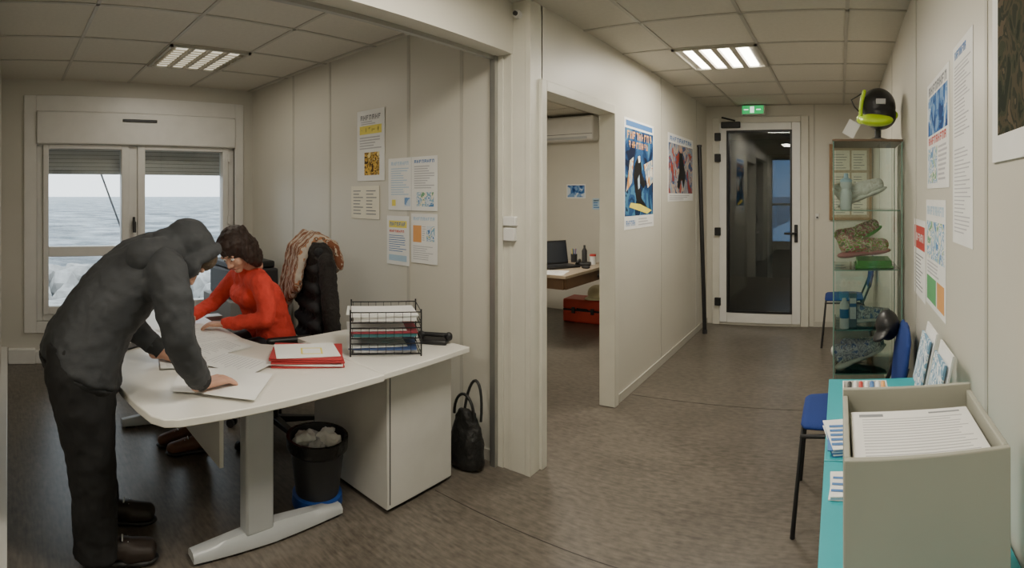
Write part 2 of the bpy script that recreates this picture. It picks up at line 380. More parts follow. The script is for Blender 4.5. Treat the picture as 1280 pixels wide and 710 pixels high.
# room beyond the door
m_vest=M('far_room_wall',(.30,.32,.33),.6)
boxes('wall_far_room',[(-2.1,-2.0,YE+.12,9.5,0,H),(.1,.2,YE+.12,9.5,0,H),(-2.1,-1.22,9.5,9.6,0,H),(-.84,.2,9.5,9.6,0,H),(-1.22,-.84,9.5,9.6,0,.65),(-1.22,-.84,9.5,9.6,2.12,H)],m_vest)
g=Grp('door_2',(-1.0,9.45,1.0),world=True)
boxes('frame',[(-1.30,-1.22,9.44,9.5,0,2.2),(-.84,-.77,9.44,9.5,0,2.2),(-1.22,-.84,9.44,9.5,1.30,1.34),(-1.22,-.84,9.44,9.5,2.12,2.2)],m_white,g)
box('glazing',-1.22,-.84,9.52,9.53,.65,2.12,GLASS('door_glass_far',(.26,.32,.40),.05),g)

# ------------------------------------------------------------------ ceiling lights
m_tube=bpy.data.materials.new('fluorescent_tube_lit'); m_tube.use_nodes=True
b=m_tube.node_tree.nodes['Principled BSDF']; b.inputs['Emission Color'].default_value=(1,.93,.78,1); b.inputs['Emission Strength'].default_value=16
m_tubed=M('fluorescent_tube_added_glow',(.95,.88,.70),.3,emit=.8)  # faint emission added to the tubes of the office fixture
m_louv=M('louvre_metal',(.55,.52,.45),.3,metal=.6)
def panel(name,x0,y0,lit,along='Y',power=0,s=.6):
    g=Grp(name,(x0+s/2,y0+s/2,H),0)
    h=s/2
    boxes('housing',[(-h,h,-h,-h+.02,-.02,0),(-h,h,h-.02,h,-.02,0),(-h,-h+.02,-h,h,-.02,0),(h-.02,h,-h,h,-.02,0)],m_grid,g)
    box('reflector',-h+.02,h-.02,-h+.02,h-.02,-.004,-.001,m_louv,g)
    w=(s-.08)/4
    L=[];D=[]
    for i in range(4):
        c=-h+.04+w*(i+.5)
        if along=='Y': L.append((c-w*.27,c+w*.27,-h+.03,h-.03,-.012,-.005))
        else: L.append((-h+.03,h-.03,c-w*.30,c+w*.30,-.012,-.005))
        if i<3:
            d=c+w*.5
            D.append((d-.022,d+.022,-h+.02,h-.02,-.022,-.004) if along=='Y' else (-h+.02,h-.02,d-.012,d+.012,-.022,-.004))
    boxes('tubes',L,m_tube if lit==1 else m_tubed,g)
    boxes('dividers',D,M('louvre_divider',(.5,.46,.38),.5) ,g)
    if lit!=1:
        X=[]
        for i in range(1,9):
            c=-h+.04+(s-.08)*i/9
            X.append((-h+.02,h-.02,c-.003,c+.003,-.02,-.005) if along=='Y' else (c-.003,c+.003,-h+.02,h-.02,-.02,-.005))
        boxes('blades',X,m_louv,g)
    if power:
        l=bpy.data.lights.new(name+'_lamp','AREA'); l.shape='SQUARE'; l.size=.54; l.energy=power; l.color=(1,.92,.78)
        o=bpy.data.objects.new('lamp',l); COL.objects.link(o); g.add(o); o.location=(0,0,-.03)
panel('ceiling_light',-1.16,3.52,1,power=29)
panel('ceiling_light.001',-1.16,1.12,1,power=25)
panel('ceiling_light.002',-1.16,-1.28,1,power=24)
panel('ceiling_light.003',-4.0,1.08,2,along='X',power=9)  # tube glow and area lamp added here to lift the office brightness
panel('ceiling_light.004',-3.0,3.6,1,power=30)

# ------------------------------------------------------------------ posters
def poster(name, wall, pos, u0,u1,z0,z1, elems, bg=None, th=.002):
    """u0 = left edge seen by a viewer facing the wall, u1 = right edge"""
    bg=bg or m_paper
    c={'X+':(pos,(u0+u1)/2,(z0+z1)/2),'X-':(pos,(u0+u1)/2,(z0+z1)/2),'Y-':((u0+u1)/2,pos,(z0+z1)/2)}[wall]
    V=[];F=[];mi=[];mats=[bg]
    def P(u,v,d):
        uu=u0+(u1-u0)*u-(u0+u1)/2; zz=z0+(z1-z0)*v-(z0+z1)/2
        return (d,uu,zz) if wall=='X+' else ((-d,uu,zz) if wall=='X-' else (uu,-d,zz))
    def slab(a,b_,c_,d_,dd0,dd1,k):
        n=len(V); V.extend([P(a,b_,dd0),P(c_,b_,dd0),P(c_,d_,dd0),P(a,d_,dd0),P(a,b_,dd1),P(c_,b_,dd1),P(c_,d_,dd1),P(a,d_,dd1)])
        F.extend([tuple(i+n for i in f) for f in BF]); mi.extend([k]*6)
    slab(0,0,1,1,.0006,th,0)
    for i,e in enumerate(elems):
        m=e[-1]
        if m not in mats: mats.append(m)
        if e[0]=='p':
            n=len(V); k=len(e[1]); d=th+.0012+.0003*(i%12)
            V.extend([P(u,v,d-.0008) for u,v in e[1]]+[P(u,v,d) for u,v in e[1]])
            F.append(tuple(range(n,n+k))[::-1]); F.append(tuple(range(n+k,n+2*k))); mi.extend([mats.index(m)]*2)
            for j in range(k): F.append((n+j,n+(j+1)%k,n+k+(j+1)%k,n+k+j)); mi.append(mats.index(m))
        else:
            a,b_,c_,d_,_=e
            slab(a,b_,c_,d_,th-.0002,th+.0004+.0002*(i%4),mats.index(m))
    o=finish(name,V,F,mats,mi=mi); o.location=c
    return o
def lines(a,b_,c_,d_,n,m=None,fill=.45):
    m=m or m_txtl; L=[]; h=(d_-b_)/n
    for i in range(n): L.append((a,b_+h*i+h*(1-fill)/2,a+(c_-a)*random.uniform(.55,1),b_+h*i+h*(1+fill)/2,m))
    return L
def title(a,b_,c_,d_,n,m):
    """row of letter-like strokes"""
    L=[]; w=(c_-a)/n
    for i in range(n):
        x=a+w*i; k=i%4
        L.append((x+w*.08,b_,x+w*.30,d_,m))
        if k!=1: L.append((x+w*.30,d_-(d_-b_)*.25,x+w*.8,d_,m))
        if k!=2: L.append((x+w*.62,b_,x+w*.8,d_-(d_-b_)*.25 if k!=1 else d_,m))
        if k!=3: L.append((x+w*.30,b_+(d_-b_)*.38,x+w*.65,b_+(d_-b_)*.58,m))
    return L
pic_food=PIC('pic_food',[(.1,.06,.03),(.7,.45,.1),(.25,.15,.05),(.85,.7,.3)],14)
pic_sea=PIC('pic_seascape',[(.02,.06,.2),(.05,.15,.4),(.2,.35,.6),(.6,.7,.8)],7)
pic_sport=PIC('pic_sport',[(.010,.015,.04),(.015,.045,.12),(.03,.09,.22),(.07,.20,.34),(.012,.03,.08)],3.0)
pic_sail=PIC('pic_sail',[(.55,.27,.10),(.70,.66,.58),(.30,.38,.45),(.62,.55,.40)],5)
pic_sport2=PIC('pic_sport_warm',[(.35,.07,.05),(.08,.13,.25),(.52,.40,.32),(.28,.34,.42),(.40,.11,.08)],4.5)
pic_land=PIC('pic_landscape_dark',[(.015,.02,.012),(.035,.04,.022),(.06,.05,.03),(.025,.03,.018),(.09,.07,.045)],9)
pic_mix=PIC('pic_leaflet',[(.1,.25,.5),(.7,.75,.8),(.25,.45,.6),(.85,.8,.68),(.2,.4,.25)],12)
YQ=YP-.0035
poster('notice_poster','Y-',YQ,-3.00,-2.70,1.576,2.07,title(.12,.86,.88,.93,7,m_txt)+[(.10,.66,.90,.78,m_yel)]+title(.14,.69,.86,.75,8,m_txt)+[(.28,.08,.82,.40,pic_food)]+lines(.1,.44,.9,.63,5)+lines(.15,.79,.85,.85,2))
poster('notice_paper','Y-',YQ,-3.07,-2.755,1.31,1.54,lines(.08,.1,.45,.9,8,m_txt,.3)+lines(.55,.1,.92,.9,8,m_txt,.3),m_paper2)
poster('notice_poster.001','Y-',YQ,-2.66,-2.21,1.378,1.717,title(.06,.86,.44,.93,8,m_lblue)+[(.60,.08,.93,.34,pic_mix),(.35,.08,.47,.24,pic_sea),(.08,.08,.16,.20,m_yel),(.49,0,.495,1,m_txtl)]+lines(.06,.28,.45,.82,12,m_lblue,.35)+title(.55,.88,.95,.94,8,m_blue)+lines(.55,.40,.95,.84,10))
poster('notice_poster.002','Y-',YQ,-2.675,-2.46,1.02,1.34,[(.1,.76,.9,.90,m_yel)]+title(.14,.79,.86,.87,7,m_blue)+title(.12,.66,.8,.71,8,m_red)+lines(.1,.26,.9,.62,8,m_blue,.3)+[(.1,.08,.9,.20,m_lblue)])
poster('notice_poster.003','Y-',YQ,-2.44,-2.21,1.05,1.36,title(.08,.86,.92,.93,9,m_lblue)+[(.08,.42,.40,.76,m_orange),(.60,.45,.90,.76,pic_mix)]+lines(.08,.06,.92,.36,7,m_txtl,.35)+lines(.43,.45,.57,.76,7,m_txtl,.35))
poster('sports_poster','X+',XL,3.54,4.16,1.22,2.05,[(0.02,.12,.98,.91,pic_sport),(.05,.93,.95,.98,m_blue)]+title(.08,.82,.92,.89,9,m_orange)+title(.12,.74,.80,.80,8,m_orange)
  +[('p',[(.05,.34),(.16,.62),(.28,.66),(.22,.42)],pic_sail),('p',[(.62,.60),(.93,.66),(.95,.44),(.76,.38)],pic_sail),
    ('p',[(.34,.60),(.44,.68),(.54,.63),(.56,.52),(.70,.42),(.64,.37),(.50,.42),(.55,.28),(.74,.20),(.66,.13),(.42,.20),(.34,.34),(.28,.48)],m_blk),
    ('p',[(.43,.67),(.50,.68),(.51,.62),(.45,.61)],m_paper),('p',[(.42,.46),(.48,.50),(.49,.38),(.44,.36)],m_lblue),('p',[(.15,.20),(.75,.13),(.92,.16),(.5,.225),(.2,.24)],m_yel)]+title(.05,.03,.35,.08,6,m_blue)+lines(.45,.02,.95,.10,3,m_txtl))
poster('sports_poster.001','X+',XL,4.54,5.36,1.42,2.05,[(.02,.12,.98,.86,pic_sport2)]+title(.06,.89,.94,.96,10,m_blue)+[('p',[(.40,.75),(.50,.80),(.56,.62),(.66,.40),(.58,.20),(.50,.36),(.40,.18),(.32,.22),(.40,.45)],m_blk),('p',[(.42,.80),(.50,.82),(.50,.74),(.43,.74)],m_skin)]+lines(.05,.02,.95,.1,3,m_txtl))
poster('wall_poster','X-',XR,2.21,1.76,1.50,1.93,[(.06,.5,.94,.86,pic_sea)]+title(.08,.88,.92,.96,8,m_txt)+[(.06,.05,.50,.38,pic_mix)]+title(.08,.41,.9,.48,9,m_red)+lines(.56,.06,.94,.38,8))
poster('information_sheet','X-',XR,1.70,1.437,1.32,1.95,title(.1,.93,.7,.97,9,m_blue)+lines(.1,.53,.9,.90,20,m_txtl,.3)+lines(.1,.05,.9,.48,22,m_txtl,.3))
poster('wall_poster.001','X-',XR,2.24,1.82,1.02,1.455,title(.06,.86,.94,.94,8,m_lblue)+[(.06,.45,.94,.80,pic_mix),(.06,.05,.55,.28,m_green),(.60,.05,.94,.28,m_orange)]+lines(.08,.30,.92,.43,4))
poster('wall_poster.002','X-',XR,2.61,2.26,1.0,1.36,[(.06,.62,.94,.92,m_red)]+title(.14,.72,.86,.82,6,m_paper)+lines(.1,.08,.9,.56,10,m_txt,.3))
poster('framed_photograph','X-',XR,1.23,.78,1.55,2.02,[(.10,.13,.90,.88,pic_land)],m_paper,th=.006)
poster('seascape_picture','Y-',YE,-3.375,-3.10,1.44,1.62,[(.05,.08,.95,.92,pic_sea)])
poster('notice_paper.001','Y-',YE,-3.0,-2.87,1.30,1.44,[(.0,.0,1,1,m_lblue)]+lines(.1,.1,.9,.9,4,m_blue))
# cork noticeboard on the end wall
g=Grp('notice_board',(.1,YE-.02,1.62),world=True)
m_wood=M('wood_frame',(.32,.19,.09),.5,var=.2,vscale=6)
box('board',-.12,.355,YE-.02,YE-.001,1.2,2.05,M('cork',(.45,.36,.26),.9,var=.2,vscale=60),g)
boxes('frame',[(-.12,.355,YE-.03,YE-.001,2.02,2.05),(-.12,.355,YE-.03,YE-.001,1.2,1.23),(-.12,-.09,YE-.03,YE-.001,1.23,2.02),(.325,.355,YE-.03,YE-.001,1.23,2.02)],m_wood,g)
L=[]
for i in range(2):
    for k in range(3): L.append((-.07+i*.2,.11+i*.19,YE-.023,YE-.02,1.26+k*.25,1.26+k*.25+.22))
boxes('pinned_papers',L,m_paper2,g)
L=[]
for i in range(2):
    for k in range(3):
        for q in range(6): L.append((-.05+i*.2,.09+i*.19-random.random()*.06,YE-.0242,YE-.0228,1.28+k*.25+q*.03,1.288+k*.25+q*.03))
boxes('printed_text',L,m_txt,g)
g=Grp('thermostat',(-.24,YE-.02,1.25),world=True); box('case',-.275,-.235,YE-.02,YE-.001,1.21,1.27,m_white,g,.004); box('dial',-.265,-.245,YE-.026,YE-.02,1.22,1.24,m_dk,g,.002)
# black pole leaning
g=Grp('leaning_pole',(-1.46,5.55,1.0),world=True)
cyl('shaft',(-1.43,5.48,.01),(-1.50,5.52,2.0),.022,m_blk,g); cyl('end_cap',(-1.50,5.52,2.0),(-1.5005,5.52,2.02),.026,m_dk,g); cyl('foot',(-1.43,5.48,.0),(-1.431,5.48,.04),.027,m_dk,g)

# ------------------------------------------------------------------ desk
g=Grp('office_desk',(-2.5,.9,0),world=True)
poly=[(-1.73,.58),(-1.745,.53),(-1.79,.495),(-1.9,.47),(-2.05,.45),(-2.4,.42),(-2.8,.42),(-3.2,.45),(-3.45,.50),(-3.5,.55),(-3.5,1.22),(-2.60,1.23),(-2.45,1.27),(-2.37,1.36),(-2.36,1.49),(-1.73,1.49)]
prism('desktop',poly,.67,.70,m_desk,g,.004)
def tleg(x,tag):
    box('post_'+tag,x-.035,x+.035,.95,1.08,.06,.67,m_gsteel,g,.01)
    R=[]
    for i in range(15):
        t=-1+2*i/14; y=1.08+t*.36; hh=.035+.035*(1-abs(t)**1.5); w=.045*(1-.25*abs(t))
        R.append([Vector((x+sx*w,y,.012+z_)) for sx,z_ in((-1,0),(1,0),(1,hh*.6),(.55,hh),(-.55,hh),(-1,hh*.6))])
    V,F=ringsurf(R); finish('foot_'+tag,V,F,m_gsteel,g,smooth=True,angle=50)
    boxes('glides_'+tag,[(x-.03,x+.03,.74,.80,0,.014),(x-.03,x+.03,1.36,1.42,0,.014)],m_dk,g)
    box('top_plate_'+tag,x-.04,x+.04,.62,1.4,.64,.67,m_gsteel,g,.004)
tleg(-2.0,'1'); tleg(-3.3,'2')
box('modesty_panel',-3.26,-2.04,.86,.88,.33,.66,m_cab,g,.002)
# filing cabinet (return unit)
g=Grp('storage_cabinet',(-2.15,1.82,0),world=True)
box('carcass',-2.45,-1.84,1.60,2.04,.02,.665,m_cab,g,.003)
box('top',-2.46,-1.74,1.495,2.07,.672,.70,m_desk,g,.004)
boxes('panel_gap',[(-1.842,-1.8385,1.615,1.62,.04,.65),(-2.44,-1.85,1.598,1.601,.645,.65)],m_dk,g)
box('plinth',-2.43,-1.86,1.62,2.03,0,.02,m_dk,g)
# paper sheets etc on the desk
def sheets(name,x,y,z,rz,w=.21,h=.297,n=1,mat=None,txt=True):
    g=Grp(name,(x,y,z),rz)
    for i in range(n): box('sheet_%d'%i,-w/2,w/2,-h/2,h/2,.0002+i*.0012,.0010+i*.0012,mat or m_paper,g,rot=Matrix.Rotation(random.uniform(-.08,.08) if n>1 else 0,3,'Z'))
    if txt:
        zt=.0010+(n-1)*.0012
        boxes('print',[(-w*.4,w*.4-random.random()*w*.3,-h*.4+h*.8*i/12,-h*.4+h*.8*i/12+.004,zt,zt+.0003) for i in range(12)],m_txtl,g)
    return g
sheets('paper_sheet',-2.75,1.02,.7003,radians(100),w=.3,h=.42,n=2)
sheets('paper_sheet.001',-2.47,1.03,.7035,radians(15),n=3)
sheets('paper_sheet.002',-2.36,.80,.7081,radians(80),n=2)
sheets('paper_sheet.003',-2.19,1.00,.7115,radians(-60),n=1)
sheets('paper_sheet.004',-2.04,.78,.7131,radians(62),n=1,txt=False)
sheets('paper_sheet.005',-1.93,.90,.7147,radians(48),n=1,txt=False)
# red folders
g=Grp('red_folder_stack',(-2.10,1.33,.70),radians(60))
m_folder=M('red_folder',(.42,.03,.035),.55)
for i in range(5):
    box('folder_%d'%i,-.165,.165,-.125,.125,.001+i*.009,.008+i*.009,[m_folder,m_paper,m_folder,m_folder,m_folder][i],g,.001,rot=Matrix.Rotation(random.uniform(-.13,.13),3,'Z'))
box('top_document',-.15,.14,-.115,.10,.0455,.049,m_paper,g,rot=Matrix.Rotation(.08,3,'Z'))
boxes('yellow_outline',[(-.03,.07,-.07,-.062,.049,.0496),(-.03,.07,.02,.028,.049,.0496),(-.03,-.022,-.07,.028,.049,.0496),(.062,.07,-.07,.028,.049,.0496)],m_yel,g)
# letter tray
g=Grp('letter_tray',(-2.02,1.74,.70),radians(52))
mw=m_blk
for t in range(3):
    z=.012+t*.075
    tube('rim_%d'%t,[(-.17,-.13,z+.05),(.17,-.13,z+.05),(.17,.13,z+.05),(-.17,.13,z+.05)],.003,mw,g,cyclic=True)
    tube('base_%d'%t,[(-.17,-.13,z),(.17,-.13,z),(.17,.13,z),(-.17,.13,z)],.003,mw,g,cyclic=True)
    for k in range(9):
        xx=-.16+.04*k
        tube('wire_%d_%d'%(t,k),[(xx,-.13,z+.05),(xx,-.13,z),(xx,.13,z),(xx,.13,z+.05)],.0013,mw,g)
    mm=[M('folder_blue',(.04,.08,.22),.6),M('folder_maroon',(.3,.04,.06),.6),m_paper][t]
    box('stack_%d'%t,-.155,.15,-.115,.115,z+.003,z+.014+.004*t,[m_txtl,M('folder_teal',(.05,.18,.2),.6),m_paper][t],g,.001)
    box('top_folder_%d'%t,-.175,.155,-.12,.12,z+.016+.004*t,z+.022+.004*t,mm,g,.001,rot=Matrix.Rotation(.05*(t-1),3,'Z'))
    box('loose_sheet_%d'%t,-.19,.10,-.10,.105,z+.024+.004*t,z+.025+.004*t,m_paper,g,rot=Matrix.Rotation(.09-.05*t,3,'Z'))
for sx in(-.17,.17):
    for sy in(-.13,.13): cyl('post_%g_%g'%(sx,sy),(sx,sy,0),(sx,sy,.225),.004,mw,g,n=8)
g=Grp('desk_phone',(-1.92,2.0,.70),radians(30))
box('base',-.07,.07,-.04,.04,0.0,.025,m_blk,g,.008); blob('handset',[((-.075,0,.045),(.075,0,.045),.012,.012),((-.075,0,.042),(-.075,0,.035),.02,.02),((.075,0,.042),(.075,0,.035),.02,.02)],m_blk,g,vox=.004)
g=Grp('mobile_phone',(-2.62,.60,.70),radians(30)); box('body',-.035,.035,-.07,.07,0,.009,m_blk,g,.003); box('screen',-.031,.031,-.062,.062,.009,.0095,M('screen_dark',(.02,.02,.03),.1),g)

# waste bin
g=Grp('waste_bin',(-2.12,1.40,0))
lathe('body',[(.095,.03),(.10,.03),(.135,.31),(.142,.315),(.142,.322),(.132,.322),(.094,.05)],(0,0,0),m_dk,g)
lathe('blue_base',[(.0,.0),(.118,0),(.122,.015),(.119,.055),(.104,.06)],(0,0,0),M('bin_blue',(.02,.08,.35),.5),g)
lathe('liner',[(.137,.26),(.146,.27),(.149,.325),(.136,.326),(.12,.24),(.01,.2)],(0,0,0),M('bin_liner',(.01,.01,.011),.25,bump=.8,bscale=30),g)
for i in range(7):
    a_=i*.9; rr=.05 if i else 0
    blob('crumpled_paper_%d'%i,[('e',(rr*cos(a_)*1.2,rr*sin(a_)*1.2,.285+.012*(i%3)),(.06,.04,.028),Matrix.Rotation(a_,3,'Z')@Matrix.Rotation(.5*(i%2*2-1),3,'X'))],m_paper if i%3 else m_txtl,g,vox=.008,smooth=0,disp=.05,dscale=.03)
# handbag
g=Grp('handbag',(-1.87,2.20,0),world=True)
m_bag=M('black_leather',(.012,.012,.012),.4,bump=.4,bscale=80)
blob('bag',[('l',[((-1.865,2.19,.01),(0,1,0),.10,.06),((-1.865,2.19,.05),(0,1,0),.115,.07),((-1.865,2.19,.16),(0,1,0),.105,.06),((-1.86,2.19,.27),(0,1,0),.075,.03),((-1.855,2.19,.31),(0,1,0),.055,.018)])],m_bag,g,vox=.008,disp=.02,dscale=.05)
tube('strap_1',[(-1.865+.07*cos(t),2.17,.28+.12*sin(t)) for t in [pi*i/14 for i in range(15)]],.008,m_bag,g)
tube('strap_2',[(-1.84+.06*cos(t),2.21+.03*sin(t),.26+.20*sin(t)) for t in [pi*i/14 for i in range(15)]],.008,m_bag,g)

# ------------------------------------------------------------------ chairs
def swivel(name,x,y,rz,mat,arms=True,backh=.62):
    """faces local -Y"""
    g=Grp(name,(x,y,0),rz)
    for i in range(5):
        a_=2*pi*i/5+.3; d=Vector((cos(a_),sin(a_),0)); e=d*.29
        V,F=ringsurf([[Vector((0,0,.10))+d*.03+d.cross(Vector((0,0,1)))*s_*.025+Vector((0,0,zz)) for s_,zz in((-1,-.02),(1,-.02),(1,.02),(-1,.02))],[Vector((0,0,.075))+e+d.cross(Vector((0,0,1)))*s_*.014+Vector((0,0,zz)) for s_,zz in((-1,-.012),(1,-.012),(1,.012),(-1,.012))]])
        finish('star_leg_%d'%i,V,F,m_blk,g,bevel=.004)
        p=Vector((0,0,1)).cross(d)
        for q in(-1,1): cyl('castor_%d_%d'%(i,q),e+p*(.012*q)+Vector((0,0,.027)),e+p*(.030*q)+Vector((0,0,.027)),.027,m_dk,g,n=16)
        cyl('castor_stem_%d'%i,e+Vector((0,0,.03)),e+Vector((0,0,.08)),.007,m_dk,g,n=8)
    cyl('gas_lift',(0,0,.08),(0,0,.40),.028,m_blk,g,r1=.022)
    box('mechanism',-.09,.09,-.12,.14,.385,.415,m_dk,g,.01)
    blob('seat',[((-.19,-.18,.45),(.19,-.18,.45),.038,.038),((-.2,0,.45),(.2,0,.45),.042,.042),((-.18,.17,.455),(.18,.17,.455),.038,.038),((-.1,-.1,.45),(-.1,.12,.45),.045,.045),((.1,-.1,.45),(.1,.12,.45),.045,.045),((0,-.15,.45),(0,.15,.45),.045,.045)],mat,g,vox=.012,smooth=8)
    it=[]
    for i in range(6):
        t=i/5; z=.58+backh*t; w=.19-.05*t**2; yy=.235+.03*t-.02*sin(pi*t)
        it.append(((-w,yy-.015,z),(w,yy-.015,z),.032,.032))
        it.append(((-w*.4,yy,z),(w*.4,yy,z),.035,.035))
    for s_ in(-1,-.5,0,.5,1): it.append(((.17*s_,.235,.58),(.14*s_,.265,.58+backh),.03,.03))
    blob('backrest',it,mat,g,vox=.012,smooth=8)
    tube('back_support',[(0,.10,.40),(0,.26,.42),(0,.30,.52),(0,.285,.75)],.02,m_blk,g)
    if arms:
        for s_ in(-1,1):
            tube('arm_bracket_%d'%s_,[(s_*.15,.05,.41),(s_*.27,.05,.42),(s_*.285,.04,.50),(s_*.285,.02,.645)],.014,m_blk,g)
            blob('armrest_%d'%s_,[((s_*.285,-.10,.655),(s_*.285,.14,.655),.022,.022),((s_*.275,-.08,.655),(s_*.275,.12,.655),.02,.02)],m_blk,g,vox=.008)
    return g
m_fab=M('chair_fabric_black',(.02,.02,.022),.95,bump=.4,bscale=200)
gch=swivel('office_chair',-2.86,1.57,radians(-14),m_fab,backh=.55)
swivel('office_chair.001',-2.12,5.05,radians(60),m_fab)
# black coat draped over the chair back + scarf
m_coat=M('black_coat',(.014,.011,.010),.9,bump=1.0,bscale=60)
it=[]
it.append(('l',[((0,.31,.50),(0,1,0),.22,.07),((0,.31,.60),(0,1,0),.235,.085),((0,.30,.85),(0,1,0),.225,.09),((0,.29,1.05),(0,1,0),.205,.085),((0,.275,1.15),(0,1,0),.165,.07),((0,.265,1.185),(0,1,0),.11,.045)]))
it+=[((.20,.27,1.08),(.25,.28,.80),.05,.055),((.25,.28,.8),(.23,.30,.55),.055,.045),((-.2,.27,1.08),(-.24,.28,.75),.05,.05)]
blob('draped_coat',it,m_coat,gch,vox=.013,smooth=4,disp=.03,dscale=.05)
m_scarf=PIC('scarf_stripes',[(.20,.08,.045),(.50,.42,.33),(.09,.06,.045),(.40,.19,.10),(.48,.43,.37)],9,'X',rough=.95)
it=[]
for k,s_ in enumerate((-.22,-.16,-.10,-.04,.02)):
    it+=chain([((s_-.01,.10+.01*k,.70+.05*k),.034),((s_,.14,.95),.035),((s_,.185,1.14),.036),((s_,.27,1.21),.036),((s_+.02,.38,1.15),.036),((s_+.02,.415,.95+.02*k),.034)])
blob('scarf',it,m_scarf,gch,vox=.009,smooth=3,disp=.02,dscale=.04)
# printer behind
g=Grp('printer',(-4.2,1.95,0),world=True)
box('side_table',-4.45,-3.85,1.72,2.28,.0,.62,M('cabinet_grey',(.25,.25,.25),.5),g,.005)
box('body',-4.40,-3.92,1.76,2.2,.62,.86,m_dk,g,.02); box('lid',-4.39,-3.95,1.78,2.18,.86,.92,m_blk,g,.015); box('output_tray',-3.93,-3.80,1.84,2.12,.68,.70,m_dk,g,.004)

def visitor(name,x,y,rz):
    """blue stacking chair, faces local -Y"""
    g=Grp(name,(x,y,0),rz); mb=M('blue_upholstery',(.008,.035,.20),.85,bump=.3,bscale=200)
    it=[('l',[((-.0,-.21,.455),(0,0,1),.17,.014),((0,-.19,.455),(0,0,1),.20,.026),((0,-.05,.458),(0,0,1),.215,.030),((0,.10,.458),(0,0,1),.21,.028),((0,.17,.458),(0,0,1),.18,.02)])]
    blob('seat',it,mb,g,vox=.01,smooth=6)
    it=[('l',[((0,.225,.55),(0,1,0),.13,.014),((0,.235,.575),(0,1,0),.175,.022),((0,.252,.70),(0,1,0),.210,.026),((0,.270,.81),(0,1,0),.195,.022),((0,.278,.86),(0,1,0),.12,.013)])]
    blob('backrest',it,mb,g,vox=.01,smooth=4)
    for s_ in(-1,1):
        tube('front_leg_%d'%s_,[(s_*.235,-.24,0),(s_*.215,-.20,.43),(s_*.20,.15,.43)],.0115,m_blk,g)
        tube('rear_leg_%d'%s_,[(s_*.235,.27,0),(s_*.215,.16,.43),(s_*.19,.215,.56),(s_*.15,.265,.70)],.0115,m_blk,g)
    tube('cross_bar_front',[(-.215,-.2,.425),(.215,-.2,.425)],.010,m_blk,g); tube('cross_bar_rear',[(-.215,.15,.425),(.215,.15,.425)],.010,m_blk,g)
    return g
visitor('visitor_chair',.035,2.50,radians(-90))
visitor('visitor_chair.001',.06,5.35,radians(-90))
g=Grp('black_cap',(.22,2.62,.84),world=True)
blob('crown',[('e',(.235,2.62,.83),(.060,.085,.075)),('e',(.20,2.58,.795),(.05,.09,.014),Matrix.Rotation(radians(-35),3,'Y'))],m_blk,g,vox=.006)
# ------------------------------------------------------------------ display cabinet
g=Grp('glass_display_cabinet',(.155,3.21,0),world=True)
cx0,cx1,cy0,cy1=-.04,.355,3.0,3.42; ct=1.78
mgl=GLASS('cabinet_glass',(.93,.97,.95),.045)
m_glass_edge=M('glass_edge',(.20,.36,.30),.15)
box('base',cx0,cx1,cy0,cy1,0,.10,m_dk,g,.004)
box('top',cx0-.004,cx1+.004,cy0-.004,cy1+.004,ct,ct+.014,M('cabinet_top_brown',(.16,.10,.06),.5),g,.003)
for i,(a_,b_) in enumerate(((cx0,cy0),(cx1-.006,cy0),(cx0,cy1-.006),(cx1-.006,cy1-.006))): box('post_%d'%i,a_,a_+.006,b_,b_+.006,.10,ct,m_glass_edge,g)
box('pane_front',cx0+.003,cx0+.007,cy0+.012,cy1-.012,.10,ct,mgl,g)
box('pane_near',cx0+.012,cx1-.012,cy0+.003,cy0+.007,.10,ct,mgl,g)
box('pane_far',cx0+.012,cx1-.012,cy1-.007,cy1-.003,.10,ct,mgl,g)
SH=(.46,.71,1.05,1.39)
for i,z in enumerate(SH):
    box('shelf_%d'%i,cx0+.012,cx1-.012,cy0+.012,cy1-.012,z-.006,z,mgl,g)
    boxes('shelf_edge_%d'%i,[(cx0+.010,cx1-.010,cy0+.008,cy0+.012,z-.006,z),(cx0+.008,cx0+.012,cy0+.012,cy1-.012,z-.006,z)],m_glass_edge,g)
def shoe(name,loc,rz,mu,msole,s=1.0,tilt=0,g=None,boot=False,roll=0):
    T=Matrix.Translation(loc)@Matrix.Rotation(rz,4,'Z')@Matrix.Rotation(tilt,4,'Y')@Matrix.Rotation(roll,4,'X')@Matrix.Scale(s,4)
    own=g is None
    if own: g=Grp(name,loc,world=True); p=''
    else: p=name+'_'
    it=[((.205,.008,.048),(.12,0,.058),.034,.040),((.12,0,.058),(.02,0,.062),.042,.036),((.20,-.012,.042),(.13,-.012,.05),.032,.038),((.07,0,.07),(.01,0,.095),.036,.036),((.01,0,.06),(.0,0,.10),.034,.034)]
    if boot: it.append(((.0,0,.10),(-.01,0,.16),.036,.042))
    blob(p+'upper',it,mu,g,vox=.006,smooth=3,T=T)
    blob(p+'sole',[('e',(.17,0,.016),(.078,.046,.016)),('e',(.02,0,.018),(.062,.037,.018)),('e',(.10,0,.017),(.09,.038,.015))],msole,g,vox=.006,smooth=1,T=T)
    blob(p+'laces',[((.10+.022*i,-.018,.100-.008*i),(.105+.022*i,.018,.100-.008*i),.0035,.0035) for i in range(4)],m_paper,g,vox=.003,smooth=0,T=T)
m_sw=PIC('shoe_silver',[(.62,.60,.52),(.80,.80,.76),(.70,.69,.64),(.85,.84,.80)],22); m_sp=PIC('shoe_pink_green',[(.65,.16,.22),(.20,.50,.10),(.80,.70,.55),(.60,.22,.25),(.25,.32,.18)],26); m_sg=PIC('shoe_grey_print',[(.7,.7,.68),(.35,.36,.38),(.8,.8,.77),(.2,.27,.45)],22)
m_solew=M('sole_white',(.75,.75,.70),.6); m_solegn=M('sole_green',(.10,.5,.08),.5); m_solep=M('sole_pink',(.62,.25,.27),.6)
